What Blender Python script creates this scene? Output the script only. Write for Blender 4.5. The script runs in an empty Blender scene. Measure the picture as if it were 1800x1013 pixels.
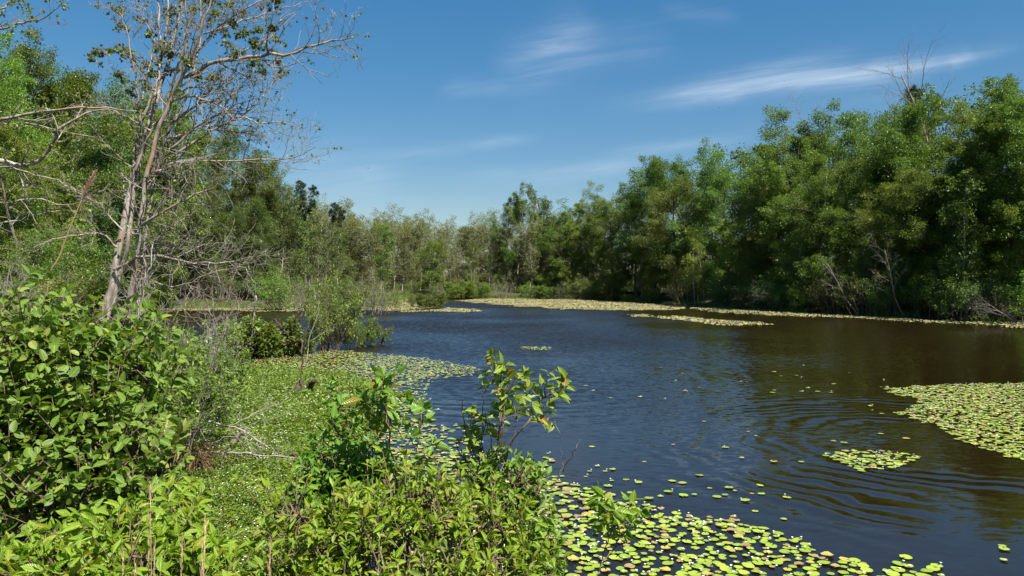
import bpy, math, random
import numpy as np
from mathutils import Vector, Matrix

scene = bpy.context.scene
COL = scene.collection
F = 1350.0          # focal length in photo pixels (1800 wide)
HY = 490.0          # horizon row
CAMH = 2.6          # eye height over the water
ORD = ['first', 'second', 'third', 'fourth', 'fifth', 'sixth', 'seventh', 'eighth', 'ninth', 'tenth', 'eleventh',
       'twelfth', 'thirteenth', 'fourteenth', 'fifteenth', 'sixteenth', 'seventeenth', 'eighteenth', 'nineteenth', 'twentieth']

def wx(px, Y): return (px - 900.0) / F * Y
def wz(py, Y): return CAMH + (HY - py) / F * Y
def at(px, py, Y): return Vector((wx(px, Y), Y, wz(py, Y)))
def wy(py): return CAMH * F / (py - HY)                 # distance of a spot on the water
def onwater(px, py):
    Y = wy(py); return (wx(px, Y), Y)

# ------------------------------------------------------------------ mesh helpers
class Geo:
    """collects vertices, polygons, uv and material indices for ONE mesh"""
    def __init__(s): s.v = []; s.l = []; s.t = []; s.uv = []; s.m = []; s.n = 0
    def add(s, verts, loops, totals, uv=None, mi=0):
        verts = np.asarray(verts, np.float32).reshape(-1, 3); loops = np.asarray(loops, np.int64)
        s.v.append(verts); s.l.append(loops + s.n); s.t.append(np.asarray(totals, np.int64))
        s.uv.append(np.zeros((len(loops), 2), np.float32) if uv is None else np.asarray(uv, np.float32))
        s.m.append(np.full(len(totals), mi, np.int32)); s.n += len(verts)
    def mesh(s, name, mats, smooth=False):
        me = bpy.data.meshes.new(name)
        v = np.concatenate(s.v); l = np.concatenate(s.l); t = np.concatenate(s.t); uv = np.concatenate(s.uv); m = np.concatenate(s.m)
        me.vertices.add(len(v)); me.vertices.foreach_set('co', v.ravel())
        me.loops.add(len(l)); me.loops.foreach_set('vertex_index', l.astype(np.int32))
        me.polygons.add(len(t)); st = np.concatenate([[0], np.cumsum(t)[:-1]])
        me.polygons.foreach_set('loop_start', st.astype(np.int32))
        me.polygons.foreach_set('material_index', m)
        me.polygons.foreach_set('use_smooth', np.full(len(t), smooth, bool))
        u = me.uv_layers.new(name='UVMap'); u.data.foreach_set('uv', uv.ravel())
        for mt in (mats if isinstance(mats, (list, tuple)) else [mats]): me.materials.append(mt)
        me.update(calc_edges=True)
        return me

def link(name, me, parent=None, loc=None):
    o = bpy.data.objects.new(name, me); COL.objects.link(o)
    if parent is not None: o.parent = parent
    if loc is not None: o.location = loc
    return o
def tag(o, label, cat, group=None):
    o['label'] = label; o['category'] = cat
    if group: o['group'] = group
    return o
def thing(name, label, cat, loc=(0, 0, 0), rz=0, sc=1, group=None):
    o = bpy.data.objects.new(name, None); COL.objects.link(o)
    o.empty_display_size = .2
    o.location = loc; o.rotation_euler = (0, 0, rz)
    o.scale = sc if isinstance(sc, (tuple, list)) else (sc, sc, sc)
    return tag(o, label, cat, group)
def kind(o, k): o['kind'] = k; return o

def nrm(a): return a / np.maximum(np.linalg.norm(a, axis=-1, keepdims=True), 1e-9)

def tubes(g, polys, mi=0, sides=None):
    """polys: list of (points, radii); grouped by length and side count, then built together"""
    grp = {}
    for pts, rad in polys:
        k = sides or (9 if rad[0] > .1 else 6 if rad[0] > .03 else 4 if rad[0] > .012 else 3)
        grp.setdefault((len(pts), k), []).append((pts, rad))
    for (n, k), L in grp.items():
        P = np.array([[tuple(q) for q in p] for p, r in L], np.float32); R = np.array([r for p, r in L], np.float32)
        T = np.gradient(P, axis=1); T = nrm(T)
        mean = nrm(P[:, -1] - P[:, 0] + 1e-6)
        ref = np.where(np.abs(mean[:, 2:3]) > .75, np.array([[1., .13, 0]]), np.array([[.1, .17, 1.]]))
        U = nrm(np.cross(T, np.broadcast_to(ref[:, None, :], T.shape))); V = np.cross(T, U)
        a = np.arange(k) / k * 2 * math.pi
        ring = P[:, :, None, :] + R[:, :, None, None] * (np.cos(a)[None, None, :, None] * U[:, :, None, :] + np.sin(a)[None, None, :, None] * V[:, :, None, :])
        N = len(L); verts = ring.reshape(-1, 3)
        i = np.arange(n - 1)[:, None] * k; j = np.arange(k)[None, :]; j2 = (j + 1) % k
        q = np.stack([i + j, i + j2, i + k + j2, i + k + j], -1).reshape(-1, 4)
        cap = (n - 1) * k + np.arange(k)
        one = np.concatenate([q.ravel(), cap]); tot1 = np.concatenate([np.full(len(q), 4), [k]])
        loops = (one[None, :] + (np.arange(N) * n * k)[:, None]).ravel()
        g.add(verts, loops, np.tile(tot1, N), None, mi)

# ---- leaf templates: (x across, y along, z out of the blade), faces
def T_quad(): return (np.array([(0, 0, 0), (.5, .42, .10), (0, 1, -.06), (-.5, .42, .10)]), [(0, 1, 2, 3)])
def T_leaf():
    v = [(0, 0, 0)]
    for y, w in ((.16, .30), (.42, .5), (.72, .34)):
        z = -.20 * y * y
        v += [(-w, y, z + .16 * w), (0, y, z - .02), (w, y, z + .16 * w)]
    v.append((0, 1, -.22))
    f = [(0, 3, 2), (0, 2, 1)]
    for s in (0, 3):
        f += [(1 + s, 2 + s, 5 + s, 4 + s), (2 + s, 3 + s, 6 + s, 5 + s)]
    f += [(7, 8, 10), (8, 9, 10)]
    return np.array(v), f
def T_oval():
    v = [(0, 0, 0)]; st = ((.10, .29), (.34, .49), (.64, .47), (.88, .27))
    for y, w in st:
        z = -.20 * y * y
        v += [(-w, y, z + .14 * w), (0, y, z - .02), (w, y, z + .14 * w)]
    v.append((0, 1, -.21)); f = [(0, 3, 2), (0, 2, 1)]
    for s in (0, 3, 6): f += [(1 + s, 2 + s, 5 + s, 4 + s), (2 + s, 3 + s, 6 + s, 5 + s)]
    return np.array(v), f + [(10, 11, 13), (11, 12, 13)]
def T_maple():
    a = [(0, 0), (.18, .12), (.46, .10), (.34, .34), (.56, .55), (.26, .60), (0, 1), (-.26, .60), (-.56, .55), (-.34, .34), (-.46, .10), (-.18, .12)]
    v = [(x, y, .12 * abs(x) - .10 * y * y) for x, y in a] + [(0, .35, -.03)]
    return np.array(v), [(12, i, (i + 1) % 12) for i in range(12)]
def T_blade():
    v = []
    for y, w in ((0, .5), (.35, .45), (.7, .28)):
        z = -.5 * y * y
        v += [(-w, y, z), (w, y, z)]
    v.append((0, 1, -.55))
    return np.array(v), [(0, 1, 3, 2), (2, 3, 5, 4), (4, 5, 6)]
def T_needle(): return (np.array([(-.5, 0, 0), (.5, 0, 0), (.2, 1, 0), (-.2, 1, 0)]), [(0, 1, 2, 3)])
TPL = {'quad': T_quad(), 'leaf': T_leaf(), 'maple': T_maple(), 'oval': T_oval(), 'blade': T_blade(), 'needle': T_needle()}

def put_leaves(g, pos, d, nor, L, W, tpl, rs, mi=0, curl=True):
    tv, tf = TPL[tpl]; N = len(pos)
    if N == 0: return
    d = nrm(d); nor = nor - (nor * d).sum(-1, keepdims=True) * d; nor = nrm(nor); x = np.cross(d, nor)
    L = np.broadcast_to(L, (N,)); W = np.broadcast_to(W, (N,))
    c = rs.uniform(.3, 1.9, N) if curl else np.ones(N)
    out = (pos[:, None, :] + x[:, None, :] * (tv[None, :, 0] * W[:, None])[..., None] + d[:, None, :] * (tv[None, :, 1] * L[:, None])[..., None]
           + nor[:, None, :] * (tv[None, :, 2] * L[:, None] * c[:, None])[..., None])
    lp = np.concatenate([np.array(f) for f in tf]); tt = np.array([len(f) for f in tf])
    loops = (lp[None, :] + (np.arange(N) * len(tv))[:, None]).ravel()
    uv1 = np.stack([tv[lp, 0] + .5, tv[lp, 1]], -1)
    g.add(out.reshape(-1, 3), loops, np.tile(tt, N), np.tile(uv1, (N, 1)), mi)

def leaves_on(g, polys, rs, per, t0, spread, size, aspect, tpl='quad', up=1.0, droop=.15, out=.7, mi=0, end=0, var=.35):
    """leaves along the given twigs"""
    grp = {}
    for pts, rad in polys: grp.setdefault(len(pts), []).append(pts)
    for n, L in grp.items():
        P = np.array([[tuple(q) for q in p] for p in L], np.float64); M = len(P)
        t = np.concatenate([t0 + (1 - t0) * rs.random((M, per)), np.full((M, end), .99)], 1) if end else t0 + (1 - t0) * rs.random((M, per))
        K = t.shape[1]
        s = t * (n - 1); i = np.minimum(s.astype(int), n - 2); f = (s - i)[..., None]
        r = np.arange(M)[:, None]
        A = P[r, i]; B = P[r, i + 1]
        pos = (A * (1 - f) + B * f).reshape(-1, 3); tan = nrm((B - A).reshape(-1, 3))
        rad = rs.normal(size=pos.shape); rad -= (rad * tan).sum(-1, keepdims=True) * tan; rad = nrm(rad)
        pos = pos + rad * (spread * rs.random((len(pos), 1)) ** .6) * np.array([1, 1, .6])
        d = tan * (1 - out) + rad * out + np.array([0, 0, -droop]) + rs.normal(size=pos.shape) * .15
        nor = np.array([0, 0, up]) + rs.normal(size=pos.shape) * .55 + rad * .25
        Ls = size * (1 + var * (rs.random(len(pos)) * 2 - 1))
        put_leaves(g, pos, d, nor, Ls, Ls * aspect, tpl, rs, mi)

# ------------------------------------------------------------------ growing wood
class Spec:
    def __init__(s, **k):
        s.seg = (9, 6, 4, 3); s.wander = (.06, .12, .16, .2); s.trop = (.03, .04, .02, 0); s.tap = (.25, .25, .3, .3)
        s.num = (26, 9, 6); s.t0 = (.15, .2, .2); s.ang = (1.05, .85, .8); s.len = (.3, .42, .5); s.rr = (.45, .5, .5); s.levels = 4
        s.shape = lambda t: .42 + .58 * math.sin(math.pi * (.24 + .54 * t))
        s.rmin = .003
        for a, b in k.items(): setattr(s, a, b)

def perp(d, phi):
    a = Vector((0, 0, 1)) if abs(d.z) < .9 else Vector((1, 0, 0))
    u = d.cross(a).normalized(); v = d.cross(u)
    return u * math.cos(phi) + v * math.sin(phi)
def gv(R, s): return Vector((R.gauss(0, s), R.gauss(0, s), R.gauss(0, s)))

def spawn(R, pts, rad, L, lv, S, out, num=None):
    """side branches of an existing stem of level lv"""
    if lv + 1 >= S.levels: return
    n = len(pts) - 1; N = num or S.num[lv]; phi0 = R.random() * 6.28
    for j in range(N):
        tt = (j + R.random()) / N; t = S.t0[lv] + (1 - S.t0[lv]) * tt
        s = min(t * n, n - 1e-4); i = int(s); f = s - i
        pos = pts[i].lerp(pts[i + 1], f); dd = (pts[i + 1] - pts[i]).normalized(); r0 = rad[i] * (1 - f) + rad[i + 1] * f
        a = S.ang[lv] * (.75 + .5 * R.random())
        if lv == 0: a *= (1.15 - .42 * tt)
        d = dd * math.cos(a) + perp(dd, phi0 + j * 2.4 + R.gauss(0, .3)) * math.sin(a)
        Lc = L * S.len[lv] * (S.shape(tt) if lv == 0 else (1.15 - .6 * tt)) * (.7 + .6 * R.random())
        grow(R, pos, d, Lc, max(r0 * S.rr[lv], S.rmin), lv + 1, S, out)
def grow(R, p, d, L, r, lv, S, out):
    n = S.seg[lv]; st = L / n; pts = [p.copy()]; d = d.normalized()
    for i in range(n):
        d = (d + gv(R, S.wander[lv]) + Vector((0, 0, S.trop[lv]))).normalized(); p = p + d * st; pts.append(p.copy())
    rad = [r * (1 - (1 - S.tap[lv]) * i / n) for i in range(n + 1)]
    out[lv].append((pts, rad)); spawn(R, pts, rad, L, lv, S, out)

def smooth_path(ctrl, n):
    """Catmull-Rom through control points"""
    c = [2 * ctrl[0] - ctrl[1]] + list(ctrl) + [2 * ctrl[-1] - ctrl[-2]]
    res = []; m = len(ctrl) - 1
    for k in range(n + 1):
        s = k / n * m; i = min(int(s), m - 1); t = s - i; p0, p1, p2, p3 = c[i:i + 4]
        res.append(.5 * ((2 * p1) + (p2 - p0) * t + (2 * p0 - 5 * p1 + 4 * p2 - p3) * t * t + (3 * p1 - p0 - 3 * p2 + p3) * t ** 3))
    return res

# ------------------------------------------------------------------ materials
def nodes(m):
    m.use_nodes = True; nt = m.node_tree; nt.nodes.clear(); return nt
def N(nt, t, **k):
    n = nt.nodes.new(t)
    for a, b in k.items():
        if a in ('inputs',):
            for i, v in b.items(): n.inputs[i].default_value = v
        else: setattr(n, a, b)
    return n
def mixc(nt, a, b, fac, mode='MIX'):
    n = N(nt, 'ShaderNodeMix', data_type='RGBA', blend_type=mode)
    for s, v in ((0, fac), (6, a), (7, b)):
        if hasattr(v, 'is_linked'): nt.links.new(v, n.inputs[s])
        else: n.inputs[s].default_value = v if s == 0 else (*v[:3], 1)
    return n.outputs[2]
def math_(nt, op, a, b=None, c=None, clamp=False):
    n = N(nt, 'ShaderNodeMath', operation=op, use_clamp=clamp)
    for i, v in enumerate((a, b, c)):
        if v is None: continue
        if hasattr(v, 'is_linked'): nt.links.new(v, n.inputs[i])
        else: n.inputs[i].default_value = v
    return n.outputs[0]
def maprange(nt, v, a, b, c=0, d=1):
    n = N(nt, 'ShaderNodeMapRange', clamp=True, interpolation_type='SMOOTHSTEP'); nt.links.new(v, n.inputs[0])
    for i, x in enumerate((a, b, c, d)): n.inputs[i + 1].default_value = x
    return n.outputs[0]

def leaf_mat(name, c1, c2, c3=None, trans=.40, rough=.42, rib=False, spec=.45, bright=.25, tcol=(1.25, 1.25, .55)):
    m = bpy.data.materials.new(name); nt = nodes(m); ln = nt.links.new
    geo = N(nt, 'ShaderNodeNewGeometry'); oi = N(nt, 'ShaderNodeObjectInfo')
    col = mixc(nt, c1, c2, geo.outputs['Random Per Island'])
    if c3 is not None:     # a share of leaves of another colour
        r = math_(nt, 'FRACT', math_(nt, 'MULTIPLY', geo.outputs['Random Per Island'], 37.7))
        col = mixc(nt, col, c3, maprange(nt, r, .82, .95))
    hs = N(nt, 'ShaderNodeHueSaturation'); ln(col, hs.inputs['Color'])
    ln(maprange(nt, oi.outputs['Random'], 0, 1, .482, .515), hs.inputs['Hue'])
    r2 = math_(nt, 'FRACT', math_(nt, 'MULTIPLY', oi.outputs['Random'], 17.3))
    ln(maprange(nt, r2, 0, 1, 1 - bright, 1 + bright), hs.inputs['Value'])
    col = hs.outputs[0]
    p = N(nt, 'ShaderNodeBsdfPrincipled'); p.inputs['Roughness'].default_value = rough; p.inputs['Specular IOR Level'].default_value = spec
    if rib:                # pale midrib and side veins
        uv = N(nt, 'ShaderNodeUVMap'); sp = N(nt, 'ShaderNodeSeparateXYZ'); ln(uv.outputs[0], sp.inputs[0])
        ax = math_(nt, 'ABSOLUTE', math_(nt, 'SUBTRACT', sp.outputs[0], .5))
        mid = maprange(nt, ax, .055, .015)
        v = math_(nt, 'SINE', math_(nt, 'MULTIPLY', math_(nt, 'SUBTRACT', sp.outputs[1], math_(nt, 'MULTIPLY', ax, .55)), 50.))
        vein = math_(nt, 'MULTIPLY', maprange(nt, v, .6, 1), .35)
        col = mixc(nt, col, [min(1, x * 2.0 + .03) for x in c2], math_(nt, 'MULTIPLY', math_(nt, 'MAXIMUM', mid, vein), .6))
        tc = N(nt, 'ShaderNodeTexCoord'); sn = N(nt, 'ShaderNodeTexNoise', inputs={'Scale': 55., 'Detail': 3.}); ln(tc.outputs['Object'], sn.inputs['Vector'])
        col = mixc(nt, col, (.13, .085, .03), math_(nt, 'MULTIPLY', maprange(nt, sn.outputs[0], .66, .72), .75))      # brown spots
        b = N(nt, 'ShaderNodeBump'); b.inputs['Strength'].default_value = .5; b.inputs['Distance'].default_value = .002
        ln(v, b.inputs['Height']); ln(b.outputs[0], p.inputs['Normal'])
    ln(col, p.inputs['Base Color'])
    tr = N(nt, 'ShaderNodeBsdfTranslucent'); ln(mixc(nt, col, tcol, 1.0, 'MULTIPLY'), tr.inputs[0])
    mx = N(nt, 'ShaderNodeMixShader'); mx.inputs[0].default_value = trans
    ln(p.outputs[0], mx.inputs[1]); ln(tr.outputs[0], mx.inputs[2])
    o = N(nt, 'ShaderNodeOutputMaterial'); ln(mx.outputs[0], o.inputs[0])
    return m
def bark_mat(name, c1, c2, scale=6., stretch=.25, c3=None, rough=.85):
    m = bpy.data.materials.new(name); nt = nodes(m); ln = nt.links.new
    tc = N(nt, 'ShaderNodeTexCoord'); mp = N(nt, 'ShaderNodeMapping'); mp.inputs['Scale'].default_value = (scale, scale, scale * stretch)
    ln(tc.outputs['Object'], mp.inputs[0])
    no = N(nt, 'ShaderNodeTexNoise'); no.inputs['Scale'].default_value = 1.6; no.inputs['Detail'].default_value = 6; no.inputs['Roughness'].default_value = .65
    ln(mp.outputs[0], no.inputs[0])
    col = mixc(nt, c1, c2, maprange(nt, no.outputs[0], .38, .62))
    if c3 is not None:
        n2 = N(nt, 'ShaderNodeTexNoise'); n2.inputs['Scale'].default_value = .9; n2.inputs['Detail'].default_value = 4; ln(tc.outputs['Object'], n2.inputs[0])
        col = mixc(nt, col, c3, maprange(nt, n2.outputs[0], .52, .66))
    p = N(nt, 'ShaderNodeBsdfPrincipled'); p.inputs['Roughness'].default_value = rough; p.inputs['Specular IOR Level'].default_value = .2
    ln(col, p.inputs['Base Color'])
    b = N(nt, 'ShaderNodeBump'); b.inputs['Strength'].default_value = .7; b.inputs['Distance'].default_value = .02
    ln(no.outputs[0], b.inputs['Height']); ln(b.outputs[0], p.inputs['Normal'])
    o = N(nt, 'ShaderNodeOutputMaterial'); ln(p.outputs[0], o.inputs[0])
    return m

M = {}
M['leaf_mid'] = leaf_mat('leaf_mid', (0.094, 0.165, 0.021), (0.177, 0.254, 0.038))
M['leaf_dark'] = leaf_mat('leaf_dark', (0.070, 0.144, 0.025), (0.125, 0.215, 0.037))
M['leaf_yellow'] = leaf_mat('leaf_yellow', (.125, .190, .022), (.195, .260, .036))
M['leaf_olive'] = leaf_mat('leaf_olive', (.092, .140, .024), (.142, .190, .038))
M['leaf_grey'] = leaf_mat('leaf_grey', (.125, .145, .050), (.175, .190, .072), (.19, .15, .075))
M['leaf_bright'] = leaf_mat('leaf_bright', (0.119, 0.211, 0.022), (0.205, 0.292, 0.039))
M['leaf_red'] = leaf_mat('leaf_red', (.085, .150, .020), (.14, .20, .03), (.22, .10, .03))
M['leaf_maple'] = leaf_mat('leaf_maple', (.075, .125, .018), (.12, .17, .026), (.20, .10, .035))
M['needles'] = leaf_mat('needles', (.022, .055, .020), (.040, .085, .032), trans=.12)
M['broad_leaf'] = leaf_mat('broad_leaf', (.085, .165, .018), (.165, .250, .034), (.24, .29, .05), trans=.38, rough=.40, rib=True, bright=.05)
M['front_leaf'] = leaf_mat('front_leaf', (.115, .235, .014), (.215, .330, .026), (.28, .28, .03), trans=.42, rough=.36, rib=True, bright=.06)
M['front_dark_leaf'] = leaf_mat('front_dark_leaf', (.085, .200, .015), (.155, .270, .026), (.22, .28, .03), trans=.40, rough=.36, rib=True, bright=.05)
M['stem_leaf'] = leaf_mat('stem_leaf', (.105, .205, .018), (.185, .280, .034), (.27, .17, .03), trans=.34, rough=.34, rib=True, bright=.05)
M['pale_leaf'] = leaf_mat('pale_leaf', (.15, .21, .04), (.21, .26, .06), trans=.36, rough=.4, rib=True, bright=.05)
M['twig_leaf'] = leaf_mat('twig_leaf', (.085, .180, .016), (.155, .255, .026), trans=.38)
M['mat_leaf'] = leaf_mat('mat_leaf', (.130, .235, .020), (.225, .330, .038), (.30, .30, .055), trans=.32, rough=.4)
M['grass'] = leaf_mat('grass', (.06, .14, .014), (.11, .19, .03), (.22, .18, .07), trans=.3)
M['straw'] = leaf_mat('straw', (.42, .29, .15), (.56, .42, .25), trans=.25, rough=.7, spec=.2)
M['dead_grass'] = leaf_mat('dead_grass', (.13, .075, .035), (.22, .14, .07), trans=.1, rough=.8, spec=.15)
M['plume'] = leaf_mat('plume', (.50, .37, .24), (.62, .48, .33), trans=.25, rough=.8, spec=.1)
M['bark'] = bark_mat('bark', (.10, .085, .065), (.19, .165, .13), 5)
M['bark_dark'] = bark_mat('bark_dark', (.09, .075, .058), (.18, .15, .115), 6)
M['bark_grey'] = bark_mat('bark_grey', (.20, .175, .145), (.33, .30, .255), 5)
M['dead_wood'] = bark_mat('dead_wood', (.16, .135, .11), (.36, .32, .265), 4, .2, (.26, .18, .12))
M['silver_wood'] = bark_mat('silver_wood', (.30, .27, .23), (.46, .42, .37), 5, .3)
M['stem_brown'] = bark_mat('stem_brown', (.09, .06, .04), (.19, .14, .10), 30)
M['twig_grey'] = bark_mat('twig_grey', (.16, .135, .11), (.27, .24, .20), 20)
M['wet_wood'] = bark_mat('wet_wood', (.035, .025, .018), (.10, .075, .05), 12)

def pad_mat(name, c1, c2, c3, lo, hi):
    m = bpy.data.materials.new(name); nt = nodes(m); ln = nt.links.new
    geo = N(nt, 'ShaderNodeNewGeometry'); oi = N(nt, 'ShaderNodeObjectInfo')
    r = math_(nt, 'FRACT', math_(nt, 'ADD', geo.outputs['Random Per Island'], oi.outputs['Random']))
    col = mixc(nt, c1, c2, r)
    r2 = math_(nt, 'FRACT', math_(nt, 'MULTIPLY', r, 41.3))
    col = mixc(nt, col, c3, maprange(nt, r2, lo, hi))
    tc = N(nt, 'ShaderNodeTexCoord'); no = N(nt, 'ShaderNodeTexNoise'); no.inputs['Scale'].default_value = 30; no.inputs['Detail'].default_value = 3
    ln(tc.outputs['Object'], no.inputs[0])
    col = mixc(nt, col, (.20, .13, .04), math_(nt, 'MULTIPLY', maprange(nt, no.outputs[0], .58, .72), .55))
    p = N(nt, 'ShaderNodeBsdfPrincipled'); p.inputs['Roughness'].default_value = .38; p.inputs['Specular IOR Level'].default_value = .4
    ln(col, p.inputs['Base Color']); o = N(nt, 'ShaderNodeOutputMaterial'); ln(p.outputs[0], o.inputs[0])
    return m
M['pad_green'] = pad_mat('pad_green', (.19, .28, .024), (.29, .37, .040), (.33, .30, .05), .86, .95)
M['pad_brown'] = pad_mat('pad_brown', (.30, .23, .08), (.24, .155, .07), (.36, .31, .07), .5, .75)
M['pad_mixed'] = pad_mat('pad_mixed', (.17, .24, .035), (.27, .33, .045), (.28, .21, .07), .78, .9)
M['pad_far'] = pad_mat('pad_far', (.26, .27, .09), (.34, .32, .13), (.30, .22, .11), .6, .8)
def plain(name, c, rough=.6, spec=.3, sss=0):
    m = bpy.data.materials.new(name); nt = nodes(m)
    p = N(nt, 'ShaderNodeBsdfPrincipled'); p.inputs['Base Color'].default_value = (*c, 1); p.inputs['Roughness'].default_value = rough
    p.inputs['Specular IOR Level'].default_value = spec
    o = N(nt, 'ShaderNodeOutputMaterial'); nt.links.new(p.outputs[0], o.inputs[0]); return m
M['petal'] = plain('petal', (.82, .82, .78), .5)
M['insect'] = plain('insect', (.02, .02, .022), .5)

# ------------------------------------------------------------------ the ground and the pond
SHORE = np.array([(-4.2, 7.2), (-2.4, 5.5), (0, 5.2), (3, 5.3), (8, 5.2), (16, 5.6), (30, 10), (38, 25), (34, 36), (29.5, 43.2), (24.2, 53), (19.8, 64),
                  (15.5, 80), (12, 90), (4, 97.5), (-8, 98), (-13, 94), (-14.5, 80), (-15, 71), (-20, 67.5), (-31, 65), (-29, 57),
                  (-24, 48), (-17.5, 36), (-12.6, 25), (-8.6, 16), (-6.4, 11)], float)
def shore_dist(x, y):
    """signed distance to the shoreline: negative in the water"""
    x = np.asarray(x, float); y = np.asarray(y, float); best = np.full(x.shape, 1e9); inside = np.zeros(x.shape, bool)
    n = len(SHORE)
    for i in range(n):
        ax, ay = SHORE[i]; bx, by = SHORE[(i + 1) % n]; dx, dy = bx - ax, by - ay
        t = np.clip(((x - ax) * dx + (y - ay) * dy) / (dx * dx + dy * dy), 0, 1)
        best = np.minimum(best, np.hypot(x - ax - t * dx, y - ay - t * dy))
        c = ((ay > y) != (by > y)) & (x < (bx - ax) * (y - ay) / (by - ay + 1e-12) + ax); inside ^= c
    return np.where(inside, -best, best)
def ss(t): t = np.clip(t, 0, 1); return t * t * (3 - 2 * t)
def ground_h(x, y):
    x = np.asarray(x, float); y = np.asarray(y, float)
    d = shore_dist(x, y) + .35 * np.sin(x * 1.3 + .6 * np.sin(y * .9)) * .5 + .25 * np.sin(y * 1.7 + x * .4)
    up = .12 * ss(d / .6) + .85 * ss((d - .3) / 6) + 1.2 * ss((d - 10) / 60) + .05 * np.sin(x * 2.3) * np.sin(y * 2.9) * ss(d / 2)
    dn = -.85 * ss(-d / 3.5)
    return np.where(d > 0, up, dn)
def gz(x, y): return float(ground_h(np.array([x]), np.array([y]))[0])

def axis(lo, hi, st, far):
    a = list(np.arange(lo, hi + 1e-6, st)); s = st; v = hi
    while v < far: s *= 1.35; v += s; a.append(v)
    s = st; v = lo
    while v > -far: s *= 1.35; v -= s; a.insert(0, v)
    return np.array(a)
def grid(g, xs, ys, zf):
    X, Y = np.meshgrid(xs, ys, indexing='ij'); Z = zf(X, Y)
    v = np.stack([X, Y, Z], -1).reshape(-1, 3); nx, ny = len(xs), len(ys)
    i = (np.arange(nx - 1)[:, None] * ny + np.arange(ny - 1)[None, :]).ravel()
    q = np.stack([i, i + ny, i + ny + 1, i + 1], -1)
    g.add(v, q.ravel(), np.full(len(q), 4))

m = bpy.data.materials.new('earth'); nt = nodes(m); ln = nt.links.new
tc = N(nt, 'ShaderNodeTexCoord'); n1 = N(nt, 'ShaderNodeTexNoise', inputs={'Scale': 1.2, 'Detail': 8., 'Roughness': .7}); n2 = N(nt, 'ShaderNodeTexNoise', inputs={'Scale': 22., 'Detail': 5., 'Roughness': .7})
ln(tc.outputs['Object'], n1.inputs['Vector']); ln(tc.outputs['Object'], n2.inputs['Vector'])
c = mixc(nt, (.045, .034, .020), (.10, .078, .045), maprange(nt, n2.outputs[0], .35, .65))
c = mixc(nt, c, (.035, .062, .014), maprange(nt, n1.outputs[0], .45, .58))
p = N(nt, 'ShaderNodeBsdfPrincipled'); p.inputs['Roughness'].default_value = .95; p.inputs['Specular IOR Level'].default_value = .1; ln(c, p.inputs['Base Color'])
b = N(nt, 'ShaderNodeBump', inputs={'Strength': .8, 'Distance': .04}); ln(n2.outputs[0], b.inputs['Height']); ln(b.outputs[0], p.inputs['Normal'])
o = N(nt, 'ShaderNodeOutputMaterial'); ln(p.outputs[0], o.inputs[0]); M['earth'] = m
g = Geo(); grid(g, axis(-42, 42, .6, 900), axis(-6, 110, .6, 1000), ground_h)
kind(link('ground', g.mesh('ground', M['earth'], True)), 'structure')

# pond water: dark tannin water with wind ripples and rings
m = bpy.data.materials.new('pond_water'); nt = nodes(m); ln = nt.links.new
tc = N(nt, 'ShaderNodeTexCoord'); sp = N(nt, 'ShaderNodeSeparateXYZ'); ln(tc.outputs['Object'], sp.inputs[0]); X, Y = sp.outputs[0], sp.outputs[1]
def rings(cx, cy, lam, r0, r1, r2, r3, amp, warp=.5):
    dx = math_(nt, 'SUBTRACT', X, cx); dy = math_(nt, 'SUBTRACT', Y, cy)
    r = math_(nt, 'SQRT', math_(nt, 'ADD', math_(nt, 'MULTIPLY', dx, dx), math_(nt, 'MULTIPLY', dy, dy)))
    nz = N(nt, 'ShaderNodeTexNoise', inputs={'Scale': .8, 'Detail': 2.}); ln(tc.outputs['Object'], nz.inputs['Vector'])
    rw = math_(nt, 'ADD', r, math_(nt, 'MULTIPLY', nz.outputs[0], warp))
    s = math_(nt, 'COSINE', math_(nt, 'MULTIPLY', rw, 2 * math.pi / lam))
    nz2 = N(nt, 'ShaderNodeTexNoise', inputs={'Scale': .45, 'Detail': 1.}); ln(tc.outputs['Object'], nz2.inputs['Vector'])
    k = math_(nt, 'MULTIPLY', maprange(nt, r, r0, r1), maprange(nt, r, r3, r2))
    k = math_(nt, 'MULTIPLY', k, maprange(nt, nz2.outputs[0], .40, .60, .05, 1))
    sl = math_(nt, 'DIVIDE', math_(nt, 'MULTIPLY', math_(nt, 'MULTIPLY', s, k), amp), r)      # slope of the ring wave, split on x and y
    return math_(nt, 'MULTIPLY', sl, dx), math_(nt, 'MULTIPLY', sl, dy)
R3 = [rings(6.9, 11.9, .38, 1.5, 2.6, 3.6, 6.2, .10, 1.2), rings(-.6, 20.5, .60, 2.2, 3.4, 5.2, 8.0, .06, .9)]
mp = N(nt, 'ShaderNodeMapping'); mp.inputs['Rotation'].default_value = (0, 0, .35); mp.inputs['Scale'].default_value = (1.0, 2.1, 1); ln(tc.outputs['Object'], mp.inputs[0])
w1 = N(nt, 'ShaderNodeTexNoise', inputs={'Scale': 5.2, 'Detail': 3., 'Roughness': .62, 'Distortion': .3}); ln(mp.outputs[0], w1.inputs['Vector'])
w2 = N(nt, 'ShaderNodeTexNoise', inputs={'Scale': .09, 'Detail': 2.}); ln(tc.outputs['Object'], w2.inputs['Vector'])
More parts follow.
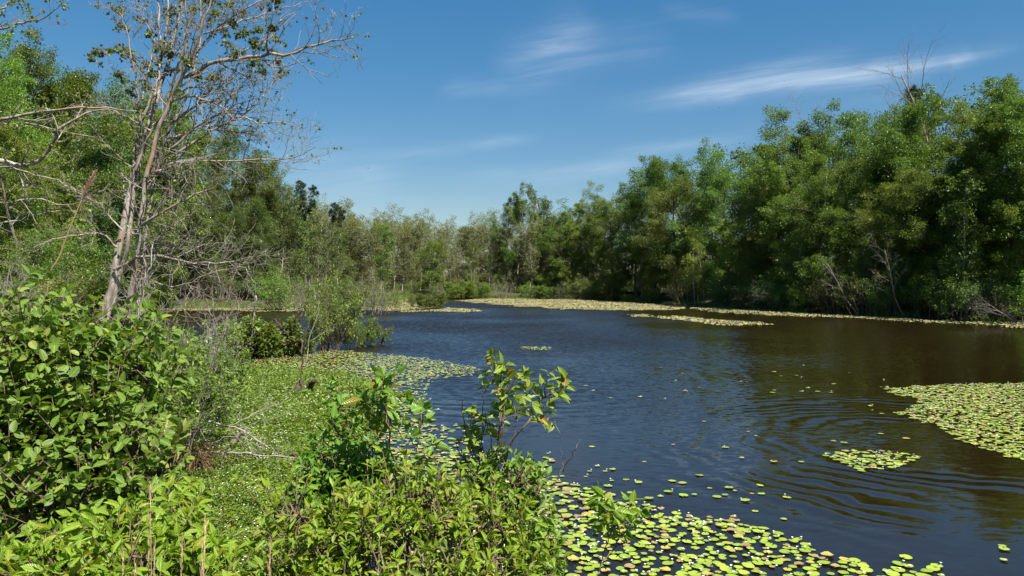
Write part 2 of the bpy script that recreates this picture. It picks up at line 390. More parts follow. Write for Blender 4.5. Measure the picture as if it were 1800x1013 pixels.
# wind freshens away from the sheltered near shore
wind = math_(nt, 'MULTIPLY', math_(nt, 'ADD', maprange(nt, Y, 8, 24, .11, .60), maprange(nt, Y, 16, 38, 0, .7)), maprange(nt, w2.outputs[0], .35, .62, .45, 1.1))
wind = math_(nt, 'MULTIPLY', wind, maprange(nt, X, 2.5, 13, 1, .34))       # lee of the right bank
sc_ = N(nt, 'ShaderNodeSeparateColor'); ln(w1.outputs['Color'], sc_.inputs[0])
def slope(i, gain):
    v = math_(nt, 'MULTIPLY', math_(nt, 'MULTIPLY', math_(nt, 'SUBTRACT', sc_.outputs[i], .5), wind), gain)
    for a in R3: v = math_(nt, 'ADD', v, a[i])
    return math_(nt, 'MULTIPLY', v, -1.)
cbn = N(nt, 'ShaderNodeCombineXYZ'); ln(slope(0, .7), cbn.inputs[0]); ln(math_(nt, 'SUBTRACT', slope(1, 1.25), math_(nt, 'MULTIPLY', wind, .19)), cbn.inputs[1])   # wavelets lean with the breeze, steep face to the near shore
cbn.inputs[2].default_value = 1
nn = N(nt, 'ShaderNodeVectorMath', operation='NORMALIZE'); ln(cbn.outputs[0], nn.inputs[0])
p = N(nt, 'ShaderNodeBsdfPrincipled', inputs={'Base Color': (.0115, .0076, .0022, 1), 'Roughness': .04, 'IOR': 1.5}); ln(nn.outputs[0], p.inputs['Normal'])
ln(math_(nt, 'MULTIPLY_ADD', wind, .10, .04), p.inputs['Roughness'])       # ripples too fine to draw
o = N(nt, 'ShaderNodeOutputMaterial'); ln(p.outputs[0], o.inputs[0]); M['water'] = m
g = Geo(); grid(g, np.linspace(-40, 46, 30), np.linspace(2.5, 104, 40), lambda x, y: x * 0)
kind(link('pond_water', g.mesh('pond_water', M['water'])), 'structure')

# ------------------------------------------------------------------ plant prototypes
def wood_mesh(name, out, upto, mat):
    g = Geo()
    for l in range(upto): tubes(g, out[l])
    return g.mesh(name, mat, True)

def broad_tree(seed, H=15., S=None, leaf=.128, per=30, spread=.42, asp=.62, bark='bark', lm='leaf_mid', wood=3, tpl='quad', r=.20, lean=.06, t0=0.):
    R = random.Random(seed); rs = np.random.RandomState(seed); S = S or Spec()
    out = [[] for _ in range(S.levels)]
    grow(R, Vector((0, 0, -.3)), Vector((R.gauss(0, lean), R.gauss(0, lean), 1)), H * .97, r, 0, S, out)
    g = Geo(); leaves_on(g, out[-1], rs, per, t0, spread, leaf, asp, tpl)
    top = float(np.percentile(np.concatenate(g.v)[:, 2], 99.7))
    return (wood_mesh('trunk', out, wood, M[bark]), g.mesh('crown', M[lm]), top)

PROTO = {}
for i in range(3):
    PROTO['oval%d' % i] = broad_tree(11 + i, 15, Spec(num=(26, 7, 8), len=(.31 + .02 * i, .42, .42), t0=(.03, .2, .15)), per=48, spread=.5, bark='bark')
for i in range(3):     # big limbs forming rounded clumps with gaps
    PROTO['clump%d' % i] = broad_tree(31 + i, 15, Spec(num=(17, 8, 9), len=(.40, .40, .42), t0=(.05, .3, .15), trop=(.03, .07, .02, 0), wander=(.09, .14, .16, .2)), per=54, spread=.46, bark='bark')
for i in range(2):     # light airy small-leaved tree
    PROTO['airy%d' % i] = broad_tree(51 + i, 13, Spec(num=(24, 9, 6), len=(.30, .45, .5), t0=(.06, .25, .2), ang=(1.15, .8, .8), trop=(.03, .02, -.02, -.06)), leaf=.13, per=40, spread=.40, asp=.5, bark='bark', lm='leaf_yellow', wood=4)
for i in range(4):     # thin swamp tree: grey stem, short twiggy branches, little foliage
    PROTO['thin%d' % i] = broad_tree(71 + i, 11, Spec(num=(24, 7, 3), len=(.17, .45, .5), t0=(.22, .2, .2), ang=(.8, .7, .7), trop=(.02, .08, .04, 0), rr=(.4, .5, .6), wander=(.05, .12, .16, .2)),
                                     leaf=.17, per=[6, 9, 4, 12][i], spread=.3, asp=.55, bark='bark_grey', lm='leaf_grey', wood=4, r=.085)
for i in range(2):     # bushy sapling
    PROTO['bushy%d' % i] = broad_tree(91 + i, 9, Spec(num=(24, 8, 4), len=(.28, .42, .5), t0=(.05, .2, .2)), leaf=.15, per=18, spread=.4, bark='bark_grey', lm='leaf_olive', r=.09)
def pine(seed, H=15):
    R = random.Random(seed); rs = np.random.RandomState(seed)
    S = Spec(num=(34, 9, 4), len=(.21, .38, .4), t0=(.3, .25, .3), ang=(1.25, .8, .6), trop=(.02, .05, .06, .1), shape=lambda t: 1.05 - .75 * t + .2 * math.sin(t * 9))
    out = [[] for _ in range(4)]
    grow(R, Vector((0, 0, -.3)), Vector((.02, 0, 1)), H, .2, 0, S, out)
    g = Geo(); leaves_on(g, out[3], rs, 26, .0, .05, .24, .13, 'needle', up=.4, droop=-.1, out=.6)
    return (wood_mesh('trunk', out, 3, M['bark_dark']), g.mesh('crown', M['needles']), H)
PROTO['pine0'] = pine(5); PROTO['pine1'] = pine(6)
def vase(seed, H=14, per=14):     # tall airy tree with ascending fans of branches
    R = random.Random(seed); rs = np.random.RandomState(seed)
    S = Spec(num=(16, 9, 6), len=(.42, .4, .42), t0=(.28, .3, .2), ang=(.55, .5, .55), trop=(.03, .07, .06, .03), shape=lambda t: 1.0 - .55 * t)
    out = [[] for _ in range(4)]
    grow(R, Vector((0, 0, -.3)), Vector((.03, 0, 1)), H * .9, .17, 0, S, out)
    g = Geo(); leaves_on(g, out[3], rs, per, .2, .16, .14, .5)
    return (wood_mesh('trunk', out, 4, M['bark_grey']), g.mesh('crown', M['leaf_olive']), H)
PROTO['vase0'] = vase(3); PROTO['vase1'] = vase(8, 11, 9)
def snag(seed, H=15, S=None, mat='dead_wood', r=.16, d=Vector((.05, 0, 1))):
    R = random.Random(seed); S = S or Spec(num=(15, 8, 6), len=(.26, .42, .45), t0=(.35, .2, .2), ang=(.75, .6, .6), trop=(.02, .06, .04, 0), rr=(.42, .5, .6))
    out = [[] for _ in range(S.levels)]
    grow(R, Vector((0, 0, -.3)), d, H, r, 0, S, out)
    return (wood_mesh('trunk', out, S.levels, M[mat]), None, H)
PROTO['snag0'] = snag(4); PROTO['snag1'] = snag(9)
PROTO['lean0'] = snag(14, 8, Spec(num=(9, 6, 4), len=(.3, .42, .45), t0=(.3, .2, .2), ang=(.6, .6, .6), trop=(.01, .02, 0, -.02), rr=(.42, .5, .6)), 'bark_grey', .09, Vector((-.75, -.1, 1)))
PROTO['lean1'] = snag(15, 6, Spec(num=(12, 7, 5), len=(.45, .45, .45), t0=(.15, .2, .2), ang=(.7, .6, .6), trop=(0, 0, -.03, -.04), rr=(.42, .5, .6)), 'bark_grey', .07, Vector((-1.2, -.3, .55)))
def shrub(seed, H, W, stems, per, leaf, lm, bark='twig_grey', S=None, spread=.2, asp=.5):
    R = random.Random(seed); rs = np.random.RandomState(seed)
    S = S or Spec(levels=3, seg=(6, 4, 3), num=(9, 6), len=(.42, .45), t0=(.22, .2), ang=(.75, .7), trop=(.03, .04, .02), tap=(.25, .3, .4), rr=(.5, .6), shape=lambda t: 1.1 - .55 * t, wander=(.1, .14, .2))
    out = [[] for _ in range(S.levels)]
    for k in range(stems):
        a = R.random() * 6.28; q = R.random() ** .5
        grow(R, Vector((math.cos(a) * q * W * .25, math.sin(a) * q * W * .25, -.15)), Vector((math.cos(a) * q * W / H * .6, math.sin(a) * q * W / H * .6, 1)), H * (.65 + .4 * R.random()) * (1.05 - .25 * q), .016 + .008 * H * .5, 0, S, out)
    g = Geo()
    if per: leaves_on(g, out[-1], rs, per, .1, spread, leaf, asp)
    return (wood_mesh('stems', out, S.levels, M[bark]), g.mesh('foliage', M[lm]) if per else None, H)
for i in range(3): PROTO['bank%d' % i] = shrub(111 + i, 3, 3.2, 11, 11, .10, 'leaf_mid')
for i in range(2): PROTO['brush%d' % i] = shrub(121 + i, 3, 3.4, 14, 3, .08, 'leaf_olive', spread=.15)
for i in range(2): PROTO['lush%d' % i] = shrub(131 + i, 2.6, 3, 14, 16, .12, 'leaf_bright', spread=.22)
for i in range(2): PROTO['small%d' % i] = shrub(151 + i, 1.3, 1.5, 12, 14, .095, 'leaf_red', spread=.10)
for i in range(2): PROTO['flood%d' % i] = shrub(161 + i, 2.8, 3.0, 13, 9, .115, 'twig_leaf', 'stem_brown', spread=.12)
PROTO['dead0'] = shrub(141, 2.2, 3.4, 14, 0, .1, 'leaf_olive', 'twig_grey')

def plant(key, x, y, h, name, label, cat, group, rz=None, leafm=None, barkm=None, wide=1., R=random.Random(2), z=None):
    wm, cm, H = PROTO[key]; s = h / H
    t = thing(name, label, cat, (x, y, gz(x, y) if z is None else z), R.random() * 6.28 if rz is None else rz, (s * wide, s * wide, s), group)
    w = link('trunk' if 'stems' not in wm.name else 'stems', wm, t)
    if barkm: w.material_slots[0].link = 'OBJECT'; w.material_slots[0].material = M[barkm]
    if cm:
        c = link('crown' if 'crown' in cm.name else 'foliage', cm, t)
        if leafm: c.material_slots[0].link = 'OBJECT'; c.material_slots[0].material = M[leafm]
    return t
def plant_px(key, px, Y, ytop, *a, **k):
    x = wx(px, Y); z = max(gz(x, Y), 0); k.setdefault('z', z)
    return plant(key, x, Y, wz(ytop, Y) - z, *a, **k)

# ------------------------------------------------------------------ trees of the right bank, from the far end of the pond to the near end
LOOK = {'leaf_mid': 'mid-green', 'leaf_dark': 'dark green', 'leaf_yellow': 'pale yellow-green', 'leaf_olive': 'olive-green', 'leaf_bright': 'bright green', 'leaf_grey': 'grey-green'}
FORM = {'ova': 'tall oval', 'clu': 'rounded clumpy', 'air': 'airy fine-leaved', 'bus': 'bushy low', 'thi': 'thin', 'vas': 'fan-branched'}
RB = [('clump0', 990, 101, 372, 'leaf_mid', 1), ('clump1', 1032, 99, 322, 'leaf_bright', .95), ('oval0', 1078, 95, 342, 'leaf_mid', .9), ('airy0', 1118, 91, 338, 'leaf_yellow', .9),
      ('oval1', 1160, 88, 278, 'leaf_dark', .9), ('airy1', 1190, 82, 318, 'leaf_olive', 1), ('clump2', 1225, 82, 272, 'leaf_mid', .95), ('oval2', 1268, 77, 256, 'leaf_dark', .9),
      ('clump0', 1312, 74, 258, 'leaf_bright', .8), ('airy0', 1330, 68, 330, 'leaf_olive', 1), ('oval0', 1382, 65, 192, 'leaf_dark', .95), ('clump1', 1432, 62, 240, 'leaf_mid', .9),
      ('airy1', 1462, 58, 262, 'leaf_yellow', .9), ('clump2', 1505, 60, 178, 'leaf_mid', .9), ('airy0', 1545, 54.5, 290, 'leaf_yellow', 1.05), ('oval1', 1610, 57, 158, 'leaf_mid', .9),
      ('airy1', 1648, 51, 272, 'leaf_yellow', 1), ('clump0', 1690, 53, 132, 'leaf_mid', .95), ('oval2', 1742, 49, 160, 'leaf_bright', .8), ('clump1', 1800, 49, 122, 'leaf_mid', .9),
      ('airy0', 1812, 46, 300, 'leaf_yellow', 1), ('oval0', 1870, 45, 110, 'leaf_mid', .9)]
cnt = {}
for k, px, Y, yt, lm, wd in RB:
    yt += float(np.interp(px, [1150, 1400, 1500, 1600, 1900], [0, 4, 18, 20, 30]))      # crowns reach a little above their fitted height
    key = FORM[k[:3]] + ' ' + LOOK[lm]; i = cnt.get(key, 0); cnt[key] = i + 1
    plant_px(k, px, Y, yt, 'broadleaf_tree', '%s tree, %s such from the far end of the right bank' % (key, ORD[i]), 'tree', 'trees along the right bank', leafm=lm, wide=wd * 1.16, barkm='bark_dark')
plant_px('pine0', 1556, 74, 172, 'pine_tree', 'dark pine showing its top above the broad-leaved trees of the right bank', 'tree', None)
plant_px('snag0', 1672, 59, 90, 'dead_tree', 'bare dead tree with twigs sticking out above the right bank crowns', 'tree', None, barkm='bark_dark')
plant_px('snag1', 1425, 64, 205, 'dead_tree', 'slim bare tree top beside the tallest dark crown on the right bank', 'tree', None, barkm='twig_grey')
plant_px('lean0', 1512, 53.5, 440, 'leaning_dead_tree', 'pale dead trunk leaning left out of the shade on the right bank', 'dead tree', 'dead wood on the right bank', rz=0)
plant_px('lean0', 1590, 51, 410, 'leaning_dead_tree', 'dead trunk leaning left, closer to the open water lily island', 'dead tree', 'dead wood on the right bank', rz=.5)
plant_px('lean1', 1800, 43.6, 480, 'fallen_branch', 'grey dead branch spreading low over the lily strip at the bank nearest the pond', 'branch', 'dead wood on the right bank', rz=0)
plant_px('lean1', 1380, 62, 470, 'fallen_branch', 'grey twiggy branch drooping under the tallest dark tree', 'branch', 'dead wood on the right bank', rz=.4)
plant_px('thin2', 1238, 74, 425, 'sapling', 'thin pale sapling with sparse yellow leaves leaning at the right waterline', 'tree', None, leafm='leaf_yellow')
plant_px('thin0', 1128, 87, 420, 'sapling', 'slim grey sapling before the airy trees at the far right corner', 'tree', None, leafm='leaf_olive')
for px, Y, yt, lab in ((1222, 74, 400, 'thin pale-stemmed sapling left of the sparse yellow sapling at the right waterline'), (1400, 59.5, 380, 'thin grey-stemmed tree at the waterline below the tallest dark crown'), (1688, 47.5, 300, 'thin pale-stemmed tree leaning out below the bare dead top'), (1575, 52, 350, 'thin pale-stemmed tree beside the leaning dead trunks')):
    plant_px('thin1', px, Y, yt, 'sapling', lab, 'tree', None, leafm='leaf_yellow', barkm='bark_grey')
plant_px('bushy0', 1075, 90, 440, 'sapling', 'bushy olive sapling at the far corner of the right bank', 'tree', None)
BS = [(1075, 90, 482, 'bank0', 'leaf_olive', 'pale olive'), (1030, 93, 478, 'bank1', 'leaf_olive', 'broad pale olive'), (1105, 86, 515, 'lush0', 'leaf_yellow', 'low yellow-green'), (1150, 83, 500, 'bank2', 'leaf_mid', 'mid-green'),
      (1205, 76, 478, 'brush0', 'leaf_olive', 'twiggy'), (1265, 70.5, 485, 'bank0', 'leaf_dark', 'dark'), (1318, 65.5, 470, 'brush1', 'leaf_mid', 'twiggy mid-green'), (1365, 61.5, 480, 'bank1', 'leaf_dark', 'dark'),
      (1420, 58.5, 495, 'lush1', 'leaf_mid', 'rounded mid-green'), (1475, 55.5, 455, 'brush0', 'leaf_olive', 'wide twiggy'), (1530, 53.2, 450, 'brush1', 'leaf_mid', 'tall twiggy'), (1585, 51, 475, 'bank2', 'leaf_dark', 'dark'),
      (1640, 48.8, 460, 'bank0', 'leaf_mid', 'mid-green'), (1700, 46.5, 470, 'bank1', 'leaf_dark', 'dark'), (1755, 45, 520, 'dead0', None, 'leafless grey'), (1805, 43.8, 460, 'bank2', 'leaf_mid', 'mid-green')]
for i, (px, Y, yt, k, lm, w) in enumerate(BS):
    plant_px(k, px, Y, yt, 'bank_shrub', '%s shrub at the right waterline, %s from its far end' % (w, ORD[i]), 'shrub', 'shrubs along the right bank waterline', leafm=lm, barkm='stem_brown')

# ------------------------------------------------------------------ trees of the left bank
LB = [('clump0', -60, 38, 30, 'leaf_mid', .9), ('clump1', 25, 43, 75, 'leaf_bright', .8), ('oval0', 85, 47, 85, 'leaf_mid', .85), ('oval1', 140, 55, 130, 'leaf_dark', .9), ('clump2', 195, 64, 140, 'leaf_mid', .9),
      ('oval2', 250, 70, 180, 'leaf_dark', .9), ('clump0', 312, 74, 200, 'leaf_mid', .9), ('oval0', 372, 76, 218, 'leaf_mid', .9), ('clump1', 425, 77, 232, 'leaf_olive', .85), ('oval1', 462, 79, 285, 'leaf_olive', .8),
      ('airy0', 60, 36, 230, 'leaf_yellow', 1), ('airy1', 350, 71, 330, 'leaf_olive', 1), ('airy0', 440, 73, 350, 'leaf_olive', 1), ('bushy0', 495, 76, 345, 'leaf_olive', .9), ('bushy1', 290, 69, 400, 'leaf_mid', 1), ('bushy0', 120, 41, 390, 'leaf_bright', 1), ('bushy1', 30, 32, 400, 'leaf_mid', 1)]
cnt = {}
for k, px, Y, yt, lm, wd in LB:
    key = FORM[k[:3]] + ' ' + LOOK[lm]; i = cnt.get(key, 0); cnt[key] = i + 1
    plant_px(k, px, Y, yt, 'broadleaf_tree', '%s tree, %s such from the frame edge on the left bank' % (key, ORD[i]), 'tree', 'trees behind the left bank', leafm=lm, wide=wd)
for i, (px, Y, yt, k, lm, w) in enumerate([(60, 30, 440, 'brush0', 'leaf_olive', 'twiggy olive'), (20, 24, 455, 'dead0', None, 'leafless grey'), (120, 30, 470, 'lush0', 'leaf_red', 'reddish-tipped'), (160, 34, 450, 'bank0', 'leaf_mid', 'mid-green'),
      (265, 68.5, 470, 'bank1', 'leaf_mid', 'mid-green'), (330, 69.5, 478, 'dead0', None, 'leafless grey'), (390, 70, 465, 'brush1', 'leaf_olive', 'twiggy olive'), (450, 71, 470, 'bank2', 'leaf_mid', 'rounded mid-green')]):
    plant_px(k, px, Y, yt, 'bank_shrub', '%s shrub under left trees, %s from left' % (w, ORD[i]), 'shrub', 'shrubs under the left bank trees', leafm=lm)

# ------------------------------------------------------------------ the far treeline
plant_px('pine1', 538, 98, 326, 'pine_tree', 'dark pine standing above the far treeline beside the left bank trees', 'tree', None)
plant_px('pine0', 572, 102, 362, 'pine_tree', 'shorter pine just right of the dark far treeline pine', 'tree', None)
plant_px('vase0', 935, 104, 336, 'tall_airy_tree', 'tall grey-green tree with ascending fan branches above the far treeline', 'tree', 'airy trees above the far treeline')
plant_px('vase1', 978, 106, 332, 'tall_airy_tree', 'bare-looking fan-branched tree just right of the tallest airy tree', 'tree', 'airy trees above the far treeline')
plant_px('clump2', 880, 106, 350, 'broadleaf_tree', 'small dark round-headed tree left of the airy far treeline trees', 'tree', None, leafm='leaf_dark', wide=.7)
R = random.Random(77)
tops = [(500, 352), (560, 352), (620, 368), (660, 374), (700, 356), (740, 374), (790, 384), (840, 382), (880, 376), (940, 372), (1000, 372)]
xs = list(np.linspace(492, 1012, 34)); near = 0
for i, px in enumerate(xs):
    px += R.uniform(-7, 7); Y = R.uniform(100, 108) if px > 700 else R.uniform(84, 100)
    yt = np.interp(px, [a for a, b in tops], [b for a, b in tops]) + R.uniform(14, 52)
    k = R.choice(['thin0', 'thin1', 'thin3', 'thin2', 'thin3', 'bushy0', 'thin1'])
    lm = R.choice(['leaf_grey', 'leaf_grey', 'leaf_olive', 'leaf_grey', 'leaf_mid'])
    side = ORD[i] + ' from the dark pine' if i < 17 else ORD[33 - i] + ' from the round right bank crowns'
    plant_px(k, px, Y, yt, 'swamp_tree', 'thin %s tree in the far treeline, %s' % (LOOK[lm], side), 'tree', 'thin trees of the far treeline', leafm=lm, wide=R.uniform(1.0, 1.4))
for i, (px, Y, yt, k, lm, w) in enumerate([(722, 99, 490, 'bank1', 'leaf_mid', 'mid-green'), (770, 98.8, 492, 'brush0', 'leaf_olive', 'twiggy'), (808, 98, 486, 'lush0', 'leaf_bright', 'bright green'), (845, 97.6, 495, 'lush1', 'leaf_bright', 'low bright green'),
      (885, 98.6, 484, 'brush1', 'leaf_olive', 'twiggy grey'), (920, 98.5, 495, 'bank0', 'leaf_mid', 'mid-green'), (955, 98.2, 497, 'lush0', 'leaf_mid', 'rounded'), (990, 96.6, 495, 'bank2', 'leaf_olive', 'olive')]):
    plant_px(k, px, Y, yt, 'bank_shrub', '%s shrub at the far shore, %s from the pale lily flats' % (w, ORD[i]), 'shrub', 'shrubs along the far shore', leafm=lm)
# shrubs standing out in the water at the left
for px, py, yt, k, lm, lab in [(505, 546, 470, 'bank0', 'leaf_mid', 'dense green water shrub beside the grassy strip of the left shore'), (548, 549, 462, 'brush0', 'leaf_olive', 'twiggy olive water shrub behind the tall shrub with the dark clump'),
      (600, 551, 470, 'bank1', 'leaf_mid', 'round green water shrub in the middle of the flooded row'), (652, 553, 468, 'brush1', 'leaf_mid', 'twiggy shrub at the open water end of the flooded row'), (675, 549, 492, 'bank2', 'leaf_bright', 'yellow-green shrub touching the pale lily flats'),
      (755, 545, 505, 'lush0', 'leaf_red', 'small rusty-green bush alone in the pale lily flats'), (735, 541, 508, 'bank1', 'leaf_olive', 'small olive bush behind the rusty-green bush')]:
    Y = wy(py); plant_px(k, px, Y, yt, 'water_shrub', lab, 'shrub', 'shrubs flooded by the pond', leafm=lm, z=-.05)
for px, py, yt, k, lm, wd, lab in [(578, 617, 482, 'flood0', 'leaf_mid', .62, 'tallest flooded shrub with a dark tangled clump of stems at its foot'), (472, 627, 548, 'small0', 'leaf_red', 1.1, 'rounded reddish-green shrub standing in the lily mat'),
      (645, 607, 555, 'flood1', 'leaf_mid', 1.1, 'spreading flooded shrub beside open water with a bare dark stem'), (412, 619, 560, 'small1', 'leaf_bright', .9, 'small bright shrub growing from a grass hummock'), (610, 612, 552, 'flood1', 'leaf_olive', .8, 'twiggy shrub between the tallest flooded shrub and open water'),
      (440, 629, 585, 'small1', 'leaf_red', .9, 'tiny reddish bush left of the rounded reddish shrub'), (530, 622, 580, 'small0', 'leaf_olive', .8, 'low thin bush between the reddish shrub and the tallest flooded shrub')]:
    Y = wy(py); plant_px(k, px, Y, yt, 'water_shrub', lab, 'shrub', 'shrubs flooded by the pond', leafm='twig_leaf' if lm == 'leaf_twig' else lm, barkm='stem_brown', wide=wd, z=-.05)

# woods behind the front trees: one mass per side, built as ONE object
def woods(name, spots, seed, leaf=.21, per=20):
    R = random.Random(seed); rs = np.random.RandomState(seed); base = []
    for i in range(3):
        S = Spec(num=(22, 7, 4), len=(.34, .42, .5), t0=(.0, .2, .1)); out = [[] for _ in range(4)]
        grow(R, Vector((0, 0, -.3)), Vector((0, 0, 1)), 14.5, .2, 0, S, out); g = Geo()
        leaves_on(g, out[3], rs, per, 0, .6, leaf, .62)
        q = 1300; pp = rs.normal(size=(q, 3)) * np.array([3.0, 3.0, 1.3]) + np.array([0, 0, 2.0]); put_leaves(g, pp, rs.normal(size=(q, 3)), rs.normal(size=(q, 3)) * .6 + np.array([0, 0, 1.]), rs.uniform(.2, .36, q), rs.uniform(.14, .22, q), 'quad', rs)
        w = Geo(); tubes(w, out[0]); tubes(w, out[1]); base.append((g, w))
    G = Geo()
    for x, y, h in spots:
        a = R.random() * 6.28; s = h / 15.; c, sn = math.cos(a) * s, math.sin(a) * s; rot = np.array([[c, -sn, 0], [sn, c, 0], [0, 0, s]])
        for src, mi in zip(R.choice(base), (0, 1)):
            for v, l, t, uv in zip(src.v, src.l, src.t, src.uv):
                G.v.append((v @ rot.T + np.array([x, y, gz(x, y)])).astype(np.float32)); off = G.n
                G.l.append(l - l.min() + off); G.t.append(t); G.uv.append(uv); G.m.append(np.full(len(t), mi, np.int32)); G.n += len(v)
    o = link(name, G.mesh(name, [M['leaf_mid'], M['bark_dark']])); kind(o, 'stuff'); return o
R = random.Random(5); sp_ = []
for px, Y, yt in [(960, 113, 395), (1010, 112, 360), (1060, 108, 365), (1110, 106, 350), (1160, 102, 310), (1210, 98, 305), (1260, 95, 285), (1310, 92, 280), (1360, 84, 255), (1410, 82, 245), (1460, 78, 230), (1500, 74, 215), (1570, 76, 190), (1620, 70, 190), (1670, 68, 160), (1720, 66, 170), (1770, 62, 165), (1830, 60, 150),
                  (1900, 58, 140), (1980, 52, 120), (1240, 86, 330), (1340, 78, 310), (1420, 72, 320), (1480, 68, 300), (1560, 64, 300), (1640, 62, 290), (1700, 60, 280), (1780, 56, 280), (1130, 97, 400), (1180, 93, 390)]:
    yt += float(np.interp(px, [1100, 1400, 1600, 1900], [10, 25, 45, 55]))
    x = wx(px, Y); sp_.append((x, Y, (wz(yt, Y) - gz(x, Y))))
woods('right_bank_woods', sp_, 3)['label'] = 'mass of woods filling in behind the right bank trees'
sp_ = []
for px in range(455, 1060, 14):
    Y = R.uniform(112, 130) if px > 690 else R.uniform(104, 120); yt = np.interp(px, [a for a, b in tops], [b for a, b in tops]) + R.uniform(14, 34); x = wx(px, Y); sp_.append((x, Y, wz(yt, Y) - gz(x, Y)))
woods('far_woods', sp_, 4)['label'] = 'far-off woods reading as one mass behind the thin treeline'
bpy.data.objects['far_woods'].material_slots[0].link = 'OBJECT'; bpy.data.objects['far_woods'].material_slots[0].material = M['leaf_grey']
sp_ = []
for px, Y, yt in [(-60, 52, 120), (0, 54, 130), (50, 58, 135), (100, 62, 150), (150, 68, 170), (200, 76, 200), (250, 82, 215), (300, 86, 225), (350, 88, 235), (400, 90, 250), (440, 92, 280), (480, 96, 330), (-100, 44, 60), (20, 47, 260), (120, 58, 300), (230, 75, 330), (330, 80, 330), (420, 84, 340)]:
    yt += 45; x = wx(px, Y); sp_.append((x, Y, wz(yt, Y) - gz(x, Y)))
woods('left_bank_woods', sp_, 6)['label'] = 'mass of woods filling in behind the left bank trees'

